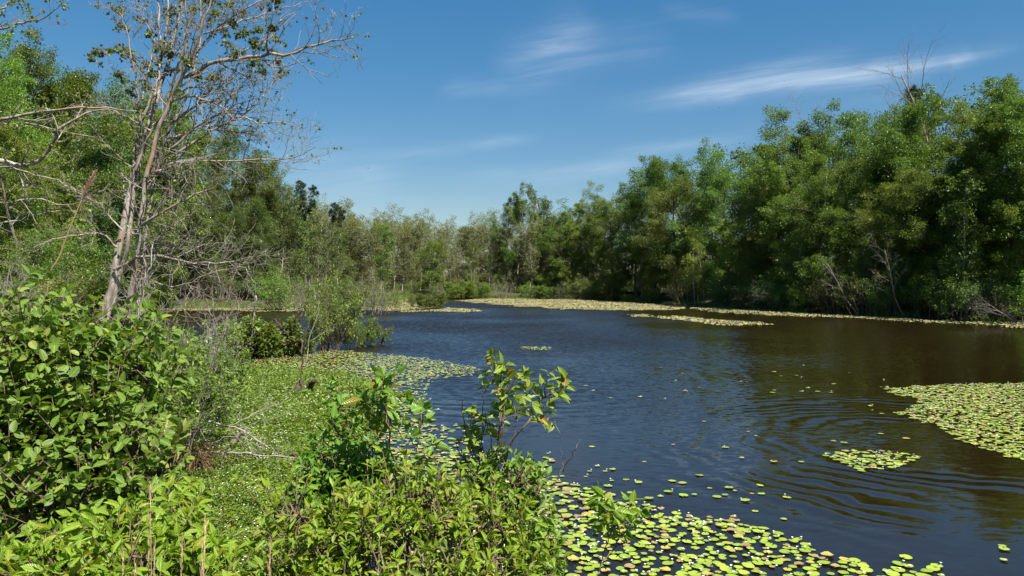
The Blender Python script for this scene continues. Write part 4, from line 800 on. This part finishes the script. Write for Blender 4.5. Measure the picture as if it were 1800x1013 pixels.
# dry grass stalks at the bottom edge
def dry_stalk(label, px0, px1, py1, Y, seed, w=.006):
    t = thing('dry_grass_stalk', label, 'dry stalk', tuple(B(px0, Y)), group='dry grass stalks at the bottom edge'); inv = Vector(t.location); R = random.Random(seed); rs = np.random.RandomState(seed)
    tip = at(px1, py1, Y) - inv; P = smooth_path([Vector((0, 0, 0)), tip * .5 + gv(R, .01), tip], 12); g = Geo(); tubes(g, [(P, rad_path(12, w * .34, w * .18))]); link('stem', g.mesh('stem', M['straw'], True), t)
    a0 = tip * .72; n = 110; u = rs.rand(n); ax = np.array(tip.normalized()); pos = np.array(a0)[None] + u[:, None] * np.array(tip - a0)[None] + rs.normal(size=(n, 3)) * .002
    g = Geo(); put_leaves(g, pos, ax[None] + rs.normal(size=(n, 3)) * .10, rs.normal(size=(n, 3)), rs.uniform(.012, .035, n), np.full(n, .0026), 'needle', rs); link('seed_head', g.mesh('seed_head', M['straw']), t)
dry_stalk('tallest dry tan stalk, upright above the yellow-green shrub', 250, 264, 852, 2.7, 1)
dry_stalk('thick tan stalk leaning right beside the green mat', 312, 361, 915, 2.7, 2, .009)
dry_stalk('short tan stalk just right of the tallest dry stalk', 252, 272, 955, 2.65, 3)
dry_stalk('tan stalk left of the thick leaning one', 308, 320, 950, 2.7, 4)
dry_stalk('faint bent stalk left of the tallest dry stalk', 224, 216, 970, 2.6, 5, .004)
dry_stalk('lowest stub of a stalk between the bent and the tallest dry stalks', 234, 238, 990, 2.6, 6)
dry_stalk('tan stalk before the dense bush, right of the thick leaning one', 468, 474, 955, 2.7, 7, .004)

def vnoise(x, y, seed, s=1.):
    rs = np.random.RandomState(seed); z = 0
    for i in range(6):
        a = rs.rand() * 6.28; f = s * (1.0 + i * .55); z = z + np.sin((x * math.cos(a) + y * math.sin(a)) * f * 2 + rs.rand() * 6.28 + 1.3 * np.sin((x * math.sin(a) - y * math.cos(a)) * f)) / (1 + .35 * i)
    return z / 3.2
# ------------------------------------------------------------------ grass of the near bank
rs = np.random.RandomState(12); n = 16000; x = rs.uniform(-4.5, 2.2, n); y = rs.uniform(1.4, 8.5, n); h = ground_h(x, y); k = (h > .02) & (rs.rand(n) < .85); x, y, h = x[k], y[k], h[k]; n = len(x)
g = Geo(); d = rs.normal(size=(n, 3)) * .35; d[:, 2] = 1; put_leaves(g, np.stack([x, y, h - .02], -1), d, rs.normal(size=(n, 3)), rs.uniform(.12, .42, n), rs.uniform(.006, .011, n), 'blade', rs)
kind(link('bank_grass', g.mesh('bank_grass', M['grass'])), 'stuff')['label'] = 'grass covering the near bank'
# grassy far shore strips
n = 90000; g = Geo(); x = rs.uniform(-36, 36, n); y = rs.uniform(36, 100, n); sd = shore_dist(x, y); k = (sd > -.9) & (sd < 2.2) & (y > 57 - .55 * np.abs(x)) & (vnoise(x, y, 15, .35) > np.where(x > -7, .0, -2)); x, y = x[k], y[k]; n = len(x); d = rs.normal(size=(n, 3)) * .3; d[:, 2] = 1
put_leaves(g, np.stack([x, y, np.maximum(ground_h(x, y), -.02)], -1), d, rs.normal(size=(n, 3)), rs.uniform(.25, .55, n), np.full(n, .03), 'blade', rs)
kind(link('shore_grass', g.mesh('shore_grass', M['grass'])), 'stuff')['label'] = 'green grass and sedge along the far shores'

# ------------------------------------------------------------------ floating green mat at the left
def inpoly(px, py, poly):
    poly = np.array(poly, float); ins = np.zeros(px.shape, bool); n = len(poly)
    for i in range(n):
        ax, ay = poly[i]; bx, by = poly[(i + 1) % n]; ins ^= ((ay > py) != (by > py)) & (px < (bx - ax) * (py - ay) / (by - ay + 1e-12) + ax)
    return ins
def wpoly(pts): return [onwater(a, b) for a, b in pts]
MAT = wpoly([(150, 1013), (200, 800), (230, 690), (300, 655), (390, 640), (520, 650), (640, 660), (720, 690), (690, 740), (640, 800), (600, 880), (560, 960), (500, 1060), (150, 1100)])
rs = np.random.RandomState(31); xs_ = [p[0] for p in MAT]; ys_ = [p[1] for p in MAT]; n = 300000
y = min(ys_) + (max(ys_) - min(ys_)) * rs.rand(n) ** 1.7; x = rs.uniform(min(xs_), max(xs_), n)
nz = vnoise(x, y, 3, .8); nz2 = vnoise(x, y, 8, 2.6); pxx = 900 + x / y * F
dens = np.clip(.66 - .25 * np.clip((y - 13) / 8, 0, 1) + .60 * nz + .65 * nz2 - np.clip((pxx - 590) / 190, -.35, 1.2), 0, 1)
k = inpoly(x, y, MAT) & (rs.rand(n) < dens) & (ground_h(x, y) < .06); x, y, dens = x[k], y[k], dens[k]; n = len(x)
hgt = (.045 + .17 * np.clip(vnoise(x, y, 5, 1.4) * .5 + .5, 0, 1) * dens) * np.clip(1.3 - (y - 8) / 14, .35, 1.1)
z = hgt * rs.rand(n) ** .6 + .01; sz = rs.uniform(.032, .060, n) * np.clip(y / 10, .9, 1.7)
d = rs.normal(size=(n, 3)); d[:, 2] = rs.uniform(-.1, .8, n); nor = rs.normal(size=(n, 3)) * .5; nor[:, 2] = 1
g = Geo(); put_leaves(g, np.stack([x, y, z], -1), d, nor, sz, sz * .48, 'quad', rs)
q = rs.choice(n, 5200, replace=False, p=dens / dens.sum()); q = q[vnoise(x[q], y[q], 21, 1.1) > -.05]; d2 = rs.normal(size=(len(q), 3)) * .45; d2[:, 2] = 1
put_leaves(g, np.stack([x[q], y[q], z[q] * 0], -1), d2, rs.normal(size=(len(q), 3)), rs.uniform(.14, .34, len(q)), rs.uniform(.008, .014, len(q)), 'blade', rs, 2)   # sedge blades
j = rs.rand(n) < .009                                              # small white flowers over the mat
def flowers(g, pos, rs, size, mi):
    for q in range(4):
        a = q * 1.571 + rs.rand(len(pos)) * .4; d = np.stack([np.cos(a), np.sin(a), np.full(len(pos), .55)], -1); put_leaves(g, pos, d, np.tile([0, 0, 1.], (len(pos), 1)), size, size * .75, 'quad', rs, mi)
flowers(g, np.stack([x, y, hgt + .03], -1)[j], rs, .012 * np.clip(y[j] / 9, 1, 1.6), 1)
o = kind(link('floating_plants', g.mesh('floating_plants', [M['mat_leaf'], M['petal'], M['grass']])), 'stuff'); o['label'] = 'bright green floating mat of small leaves dotted with white flowers'

# ------------------------------------------------------------------ lily pads
def pad_template(rs, n=11, flat=.05):
    v = [(0, -.06, .0)]
    for i in range(n):
        a = -math.pi / 2 + .16 + (2 * math.pi - .32) * i / (n - 1); r = .5 * (1 + rs.uniform(-.06, .06)); v.append((math.cos(a) * r, math.sin(a) * r, rs.uniform(-flat, flat) * .5 + flat * .5))
    return np.array(v)
rs = np.random.RandomState(41); PT = [pad_template(rs) for _ in range(6)] + [pad_template(rs, 11, .13) for _ in range(3)]
def place_pads(poly, per_m2, size, seed, dens=None, lim=200000):
    rs = np.random.RandomState(seed); P = np.array(poly); lo, hi = P.min(0), P.max(0); area = (hi - lo).prod(); n = int(min(area * per_m2, lim)); x = rs.uniform(lo[0], hi[0], n); y = rs.uniform(lo[1], hi[1], n)
    k = inpoly(x + .10 * vnoise(x, y, seed, 3) * np.clip(y / 10, .6, 4), y + .12 * vnoise(x, y, seed + 1, 2.4) * np.clip(y / 10, .6, 4), poly) & (ground_h(x, y) < -.01)
    if dens is not None: k &= rs.rand(n) < dens(x, y)
    x, y = x[k], y[k]; s = size * rs.uniform(.52, 1.28, len(x)); cell = {}; keep = []
    for i in range(len(x)):
        c = (int(x[i] / .14), int(y[i] / .14)); ok = True
        for a in (-1, 0, 1):
            for b in (-1, 0, 1):
                for q in cell.get((c[0] + a, c[1] + b), ()):
                    if (x[i] - x[q]) ** 2 + (y[i] - y[q]) ** 2 < (.36 * (s[i] + s[q])) ** 2: ok = False; break
                if not ok: break
            if not ok: break
        if ok: cell.setdefault(c, []).append(i); keep.append(i)
    return np.stack([x[keep], y[keep], s[keep]], -1)
ISLAND = wpoly([(1552, 685), (1600, 679), (1660, 676), (1900, 673), (1960, 850), (1800, 808), (1735, 793), (1690, 778), (1668, 762), (1640, 746), (1572, 728), (1612, 714), (1622, 704), (1575, 694)])
RAFT = wpoly([(1443, 799), (1480, 794), (1560, 793), (1632, 803), (1590, 814), (1575, 826), (1525, 830), (1490, 818)])
SHOREMAT = wpoly([(700, 870), (860, 850), (960, 838), (1000, 850), (1075, 868), (1110, 885), (1200, 902), (1280, 918), (1360, 934), (1440, 968), (1500, 985), (1590, 993), (1650, 1002), (1680, 1040), (1100, 1060), (700, 1060)])
DRIFT = wpoly([(960, 850), (1000, 800), (1130, 828), (1290, 830), (1440, 832), (1450, 862), (1330, 890), (1420, 930), (1500, 975), (1760, 940), (1800, 990), (1600, 1030), (1300, 950), (1100, 890)])
LEFTMID = wpoly([(300, 622), (420, 640), (520, 612), (620, 618), (760, 632), (850, 650), (830, 662), (760, 668), (745, 690), (770, 730), (860, 780), (985, 800), (960, 840), (860, 900), (600, 1000), (380, 1000), (240, 690)])
def dl(x, y):
    px = 900 + x / y * F; py = HY + CAMH * F / y; e = np.interp(py, [612, 650, 668, 700, 740, 800, 900], [770, 870, 800, 740, 770, 880, 1000])
    return np.clip(.85 + .5 * vnoise(x, y, 77, 1.1) - np.clip((px - e + 90) / 150, 0, .82), .015, 1)
near = np.concatenate([place_pads(SHOREMAT, 240, .106, 1, lambda x, y: np.clip(.85 + .55 * vnoise(x, y, 51, 1.5), .25, 1)), place_pads(DRIFT, 17, .10, 2, lambda x, y: np.clip(.30 + .9 * vnoise(x, y, 5, 1.1), .03, 1)), place_pads(RAFT, 190, .105, 3), place_pads(ISLAND, 210, .11, 4, lambda x, y: np.clip(.95 + .3 * vnoise(x, y, 9, 1.5), .5, 1)),
                       place_pads(LEFTMID, 120, .105, 5, dl), place_pads(wpoly([(900, 650), (1450, 640), (1700, 700), (1640, 830), (1000, 820)]), 0.5, .10, 6), place_pads(wpoly([(915, 610), (968, 611), (966, 615.5), (918, 615)]), 90, .13, 7)])
Yd = near[:, 1]; pxs = 900 + near[:, 0] / Yd * F; pys = HY + CAMH * F / Yd
show = near[:, 2] / np.hypot(np.hypot(near[:, 0], Yd), CAMH); vis = (pxs > 1000) & (pxs < 1800) & (pys < 1013)
order = np.argsort(np.where(vis, -show, 9)); single = order[:300]; rest = np.setdiff1d(np.arange(len(near)), single)
PADM = []
def disc_geo(g, xyz, s, tpl, yaw, rs, mi):
    v = PT[tpl]; n = len(v); c, sn = math.cos(yaw) * s, math.sin(yaw) * s; R_ = np.array([[c, -sn, 0], [sn, c, 0], [0, 0, s]])
    g.add(v @ R_.T + np.array(xyz), np.concatenate([[0, i, i + 1] for i in range(1, n - 1)]), np.full(n - 2, 3), None, mi)
for i in range(len(PT)):
    g = Geo(); disc_geo(g, (0, 0, 0), 1, i, 0, rs, 0); PADM.append(g.mesh('lily_pad', M['pad_green' if i < 6 else 'pad_brown'], True))
g = Geo(); rs = np.random.RandomState(6)
flowers(g, np.array([[0, 0, 0.]]), rs, np.array([.017]), 0); tubes(g, [([Vector((0, .0, 0)), Vector((0, 0, -.01)), Vector((.003, 0, -.02))], [.0012, .0012, .0012])]); FLW = g.mesh('flower', M['petal'])
first = None; R = random.Random(61)
sm = inpoly(near[:, 0], near[:, 1], SHOREMAT); rf = inpoly(near[:, 0], near[:, 1], RAFT); isl = inpoly(near[:, 0], near[:, 1], ISLAND)
for i in single:
    x, y, s = near[i]; brown = R.random() < (.09 if sm[i] else .03); fl = (not brown) and R.random() < .42
    zone = 'in the mat along the near shore' if sm[i] else 'in the small raft on the rippled water' if rf[i] else 'in the big island' if isl[i] else 'drifting loose on open dark water'
    lab = ('curled yellow-brown lily pad ' if brown else 'green lily pad with a small white flower ' if fl else 'flat round yellow-green lily pad ') + zone
    me = PADM[R.choice((6, 7, 8)) if brown else R.randrange(6)]
    o = link('lily_pad', me) if first is None else first.copy()
    if first is None: first = o
    else: o.data = me; COL.objects.link(o)
    o.location = (x, y, .006 + R.random() * .010); o.rotation_euler = (R.gauss(0, .055), R.gauss(0, .055), R.random() * 6.28); o.scale = (s * .92, s * .92, s)
    tag(o, lab, 'lily pad', 'lily pads ' + zone)
    if fl:
        f = link('flower', FLW, o); f.location = (R.uniform(-.3, .3), -.40, .16); f.scale = (1 / s,) * 3
g = Geo(); rs = np.random.RandomState(71); fp = []
for i in rest:
    x, y, s = near[i]; br = rs.rand() < .08; disc_geo(g, (x, y, .004 + rs.rand() * .01 + (.01 * rs.rand() if br else 0)), s, rs.randint(6, 9) if br or rs.rand() < .1 else rs.randint(0, 6), rs.rand() * 6.28, rs, 1 if br else 0)
    if rs.rand() < .42: fp.append((x + rs.uniform(-.03, .03), y - .05, .025 + .02 * rs.rand()))
fp = np.array(fp); flowers(g, fp, rs, np.clip(.016 * fp[:, 1] / 11, .015, .022), 2)
# far flats: pads and flowers seen edge-on
FAR = [([(640, 526), (700, 525), (765, 527), (762, 541), (850, 547), (850, 549), (700, 550), (640, 545)], 1), ([(800, 530), (850, 525.5), (1000, 527.5), (1100, 532), (1195, 540), (1195, 546), (1100, 546.5), (1000, 545), (880, 537)], 1), ([(1095, 554), (1180, 557), (1345, 569), (1345, 574), (1250, 572), (1160, 560)], 1),
       ([(1190, 540), (1300, 545), (1400, 551), (1500, 556), (1650, 564), (1830, 572), (1830, 578.5), (1650, 569.5), (1500, 560.5), (1380, 556.5), (1280, 551)], .8), ([(235, 538), (540, 544), (540, 549), (235, 546)], .6)]
ff = []; fv = []; FV = pad_template(np.random.RandomState(3), 7, .3)
for q, (poly, dn) in enumerate(FAR):
    poly = wpoly(poly); P = np.array(poly); lo, hi = P.min(0), P.max(0); n = int((hi - lo).prod() * 46 * dn); x = rs.uniform(lo[0], hi[0], n); y = rs.uniform(lo[1], hi[1], n)
    k = inpoly(x + 1.1 * vnoise(x, y, q, .6), y + 1.3 * vnoise(x, y, q + 9, .45), poly) & (rs.rand(n) < np.clip(.8 + .6 * vnoise(x, y, q + 4, .3), .15, 1)) & (ground_h(x, y) < .03); ff.append(np.stack([x[k], y[k]], -1))
ff = np.concatenate(ff); n = len(ff); s = rs.uniform(.13, .24, n); a = rs.rand(n) * 6.28; ca, sa = np.cos(a) * s, np.sin(a) * s; v = FV
vx = v[None, :, 0] * ca[:, None] - v[None, :, 1] * sa[:, None] + ff[:, :1]; vy = v[None, :, 0] * sa[:, None] + v[None, :, 1] * ca[:, None] + ff[:, 1:]; vz = v[None, :, 2] * s[:, None] + .01 + rs.rand(n)[:, None] * .03
m_ = len(v); lp = np.concatenate([[0, i, i + 1] for i in range(1, m_ - 1)]); g.add(np.stack([vx, vy, vz], -1).reshape(-1, 3), (lp[None] + (np.arange(n) * m_)[:, None]).ravel(), np.full((m_ - 2) * n, 3), None, 3)
k = rs.rand(n) < .38; flowers(g, np.concatenate([ff[k] + rs.normal(size=(k.sum(), 2)) * .05, rs.uniform(.05, .09, (k.sum(), 1))], 1), rs, np.full(k.sum(), .032), 2)
o = kind(link('lily_pads', g.mesh('lily_pads', [M['pad_mixed'], M['pad_brown'], M['petal'], M['pad_far']])), 'stuff'); o['label'] = 'lily pads and small white flowers spread over the pond'
print('PADS', len(near), len(ff), 'mat', )

# dragonflies in the air
for (px, py), lab in (((647, 296), 'dark insect hovering in the sky above the left trees'), ((1263, 190), 'dark insect hovering high in the sky below the long cloud')):
    p = at(px, py, 17); t = thing('dragonfly', lab, 'insect', tuple(p)); g = Geo(); tubes(g, [([Vector((-.028, 0, 0)), Vector((-.005, 0, .003)), Vector((.012, 0, .003)), Vector((.018, 0, .002))], [.0015, .002, .0045, .003])]); link('body', g.mesh('body', M['insect']), t)
    rs = np.random.RandomState(1); g = Geo(); put_leaves(g, np.array([[.006, 0, .004]] * 2 + [[.0, 0, .004]] * 2), np.array([[.3, 1, .3], [.3, -1, .3], [-.3, 1, .2], [-.3, -1, .2]]), np.tile([0, 0, 1.], (4, 1)), .032, .008, 'quad', rs); link('wings', g.mesh('wings', M['insect']), t)

# ------------------------------------------------------------------ light, sky, camera
SUN_EL, SUN_AZ = math.radians(55), math.radians(141)     # azimuth from +Y towards +X
sd = Vector((math.sin(SUN_AZ) * math.cos(SUN_EL), math.cos(SUN_AZ) * math.cos(SUN_EL), math.sin(SUN_EL)))
L = bpy.data.lights.new('sun', 'SUN'); L.energy = 5.0; L.angle = math.radians(.5); L.color = (1, .955, .88)
so = bpy.data.objects.new('sun', L); COL.objects.link(so); so.rotation_euler = sd.to_track_quat('Z', 'Y').to_euler(); so.location = sd * 60
w = bpy.data.worlds.new('World'); scene.world = w; w.use_nodes = True; nt = w.node_tree; nt.nodes.clear(); ln = nt.links.new
sky = N(nt, 'ShaderNodeTexSky', sky_type='NISHITA', sun_disc=False, sun_elevation=SUN_EL, sun_rotation=SUN_AZ, altitude=50, air_density=1.0, dust_density=.35, ozone_density=3.0)
tc = N(nt, 'ShaderNodeTexCoord'); sp = N(nt, 'ShaderNodeSeparateXYZ'); ln(tc.outputs['Generated'], sp.inputs[0])
yy = math_(nt, 'MAXIMUM', sp.outputs[1], .02); U = math_(nt, 'DIVIDE', sp.outputs[0], yy); V = math_(nt, 'DIVIDE', sp.outputs[2], yy)
cb = N(nt, 'ShaderNodeCombineXYZ'); ln(U, cb.inputs[0]); ln(V, cb.inputs[1])
mp = N(nt, 'ShaderNodeMapping'); mp.inputs['Rotation'].default_value = (0, 0, math.radians(-8)); ln(cb.outputs[0], mp.inputs[0])
mp2 = N(nt, 'ShaderNodeMapping'); mp2.inputs['Scale'].default_value = (1.5, 17, 1); ln(mp.outputs[0], mp2.inputs[0])
fib = N(nt, 'ShaderNodeTexNoise', inputs={'Scale': 2.6, 'Detail': 7., 'Roughness': .64, 'Distortion': .55}); ln(mp2.outputs[0], fib.inputs['Vector'])
big = N(nt, 'ShaderNodeTexNoise', inputs={'Scale': 4., 'Detail': 4., 'Roughness': .55}); ln(cb.outputs[0], big.inputs['Vector'])
warp = math_(nt, 'MULTIPLY', math_(nt, 'SUBTRACT', big.outputs[0], .5), .035)
total = None
for x0, y0, x1, y1, wd, st, bend in [(1040, 186, 1800, 80, 13, .70, -16), (1150, 168, 1530, 86, 13, .40, -6), (870, 150, 1060, 40, 40, .30, 0), (760, 164, 910, 150, 12, .20, 0), (620, 280, 960, 238, 9, .26, -4), (780, 326, 1170, 286, 12, .36, -3), (1050, 275, 1340, 230, 8, .28, -2),
                                     (470, 300, 720, 292, 34, .22, 0), (1150, 20, 1310, 38, 12, .18, 0), (1660, 120, 1712, 82, 12, .30, 0), (900, 90, 1200, 70, 26, .16, 0), (1300, 170, 1640, 140, 30, .22, 0), (480, 350, 900, 345, 26, .06, 0)]:
    a, b_ = (x0 - 900) / F, (HY - y0) / F; c, d = (x1 - 900) / F, (HY - y1) / F; ln_ = math.hypot(c - a, d - b_); ex, ey = (c - a) / ln_, (d - b_) / ln_
    du = math_(nt, 'SUBTRACT', U, a); dv = math_(nt, 'ADD', math_(nt, 'SUBTRACT', V, b_), warp)
    s_ = math_(nt, 'DIVIDE', math_(nt, 'ADD', math_(nt, 'MULTIPLY', du, ex), math_(nt, 'MULTIPLY', dv, ey)), ln_)
    t_ = math_(nt, 'SUBTRACT', math_(nt, 'MULTIPLY', dv, ex), math_(nt, 'MULTIPLY', du, ey))
    if bend:
        q = math_(nt, 'SUBTRACT', s_, .5); t_ = math_(nt, 'ADD', t_, math_(nt, 'MULTIPLY', math_(nt, 'SUBTRACT', .25, math_(nt, 'MULTIPLY', q, q)), -bend / F * 2.2))
    tt = math_(nt, 'DIVIDE', t_, wd * 1.25 / F); k = math_(nt, 'POWER', 2.718, math_(nt, 'MULTIPLY', math_(nt, 'MULTIPLY', tt, tt), -1.))
    k = math_(nt, 'MULTIPLY', k, math_(nt, 'MULTIPLY', maprange(nt, s_, -.05, .35), maprange(nt, s_, 1.05, .70)))
    k = math_(nt, 'MULTIPLY', k, st * .38); total = k if total is None else math_(nt, 'ADD', total, k)
cl = math_(nt, 'MULTIPLY', total, maprange(nt, fib.outputs[0], .30, .74, .22, 1.1))
cl = math_(nt, 'MULTIPLY', cl, maprange(nt, sp.outputs[1], .05, .3), clamp=True)
gm = N(nt, 'ShaderNodeGamma'); ln(sky.outputs[0], gm.inputs[0]); gm.inputs[1].default_value = .65
hsv = N(nt, 'ShaderNodeHueSaturation', inputs={'Saturation': 1.72, 'Value': 1.03}); ln(gm.outputs[0], hsv.inputs['Color'])
c = mixc(nt, hsv.outputs[0], (6.6, 6.9, 7.2), cl)
bg = N(nt, 'ShaderNodeBackground'); ln(c, bg.inputs[0]); bg.inputs[1].default_value = .085
o = N(nt, 'ShaderNodeOutputWorld'); ln(bg.outputs[0], o.inputs[0])

cam = bpy.data.cameras.new('camera'); co = bpy.data.objects.new('camera', cam); COL.objects.link(co); co.location = (0, 0, CAMH); co.rotation_euler = (math.pi / 2, 0, 0)
cam.sensor_width = 36; cam.lens = 36 * F / 1800; cam.shift_y = -(506.5 - HY) / 1800; cam.clip_start = .05; cam.clip_end = 3000
scene.camera = co
scene.view_settings.view_transform = 'Standard'; scene.view_settings.look = 'None'; scene.view_settings.gamma = 1; scene.view_settings.exposure = 1.16
scene.render.engine = 'CYCLES'
cy = scene.cycles; cy.max_bounces = 6; cy.diffuse_bounces = 3; cy.glossy_bounces = 3; cy.transmission_bounces = 4; cy.transparent_max_bounces = 4; cy.caustics_reflective = False; cy.caustics_refractive = False
cy.sample_clamp_indirect = 4
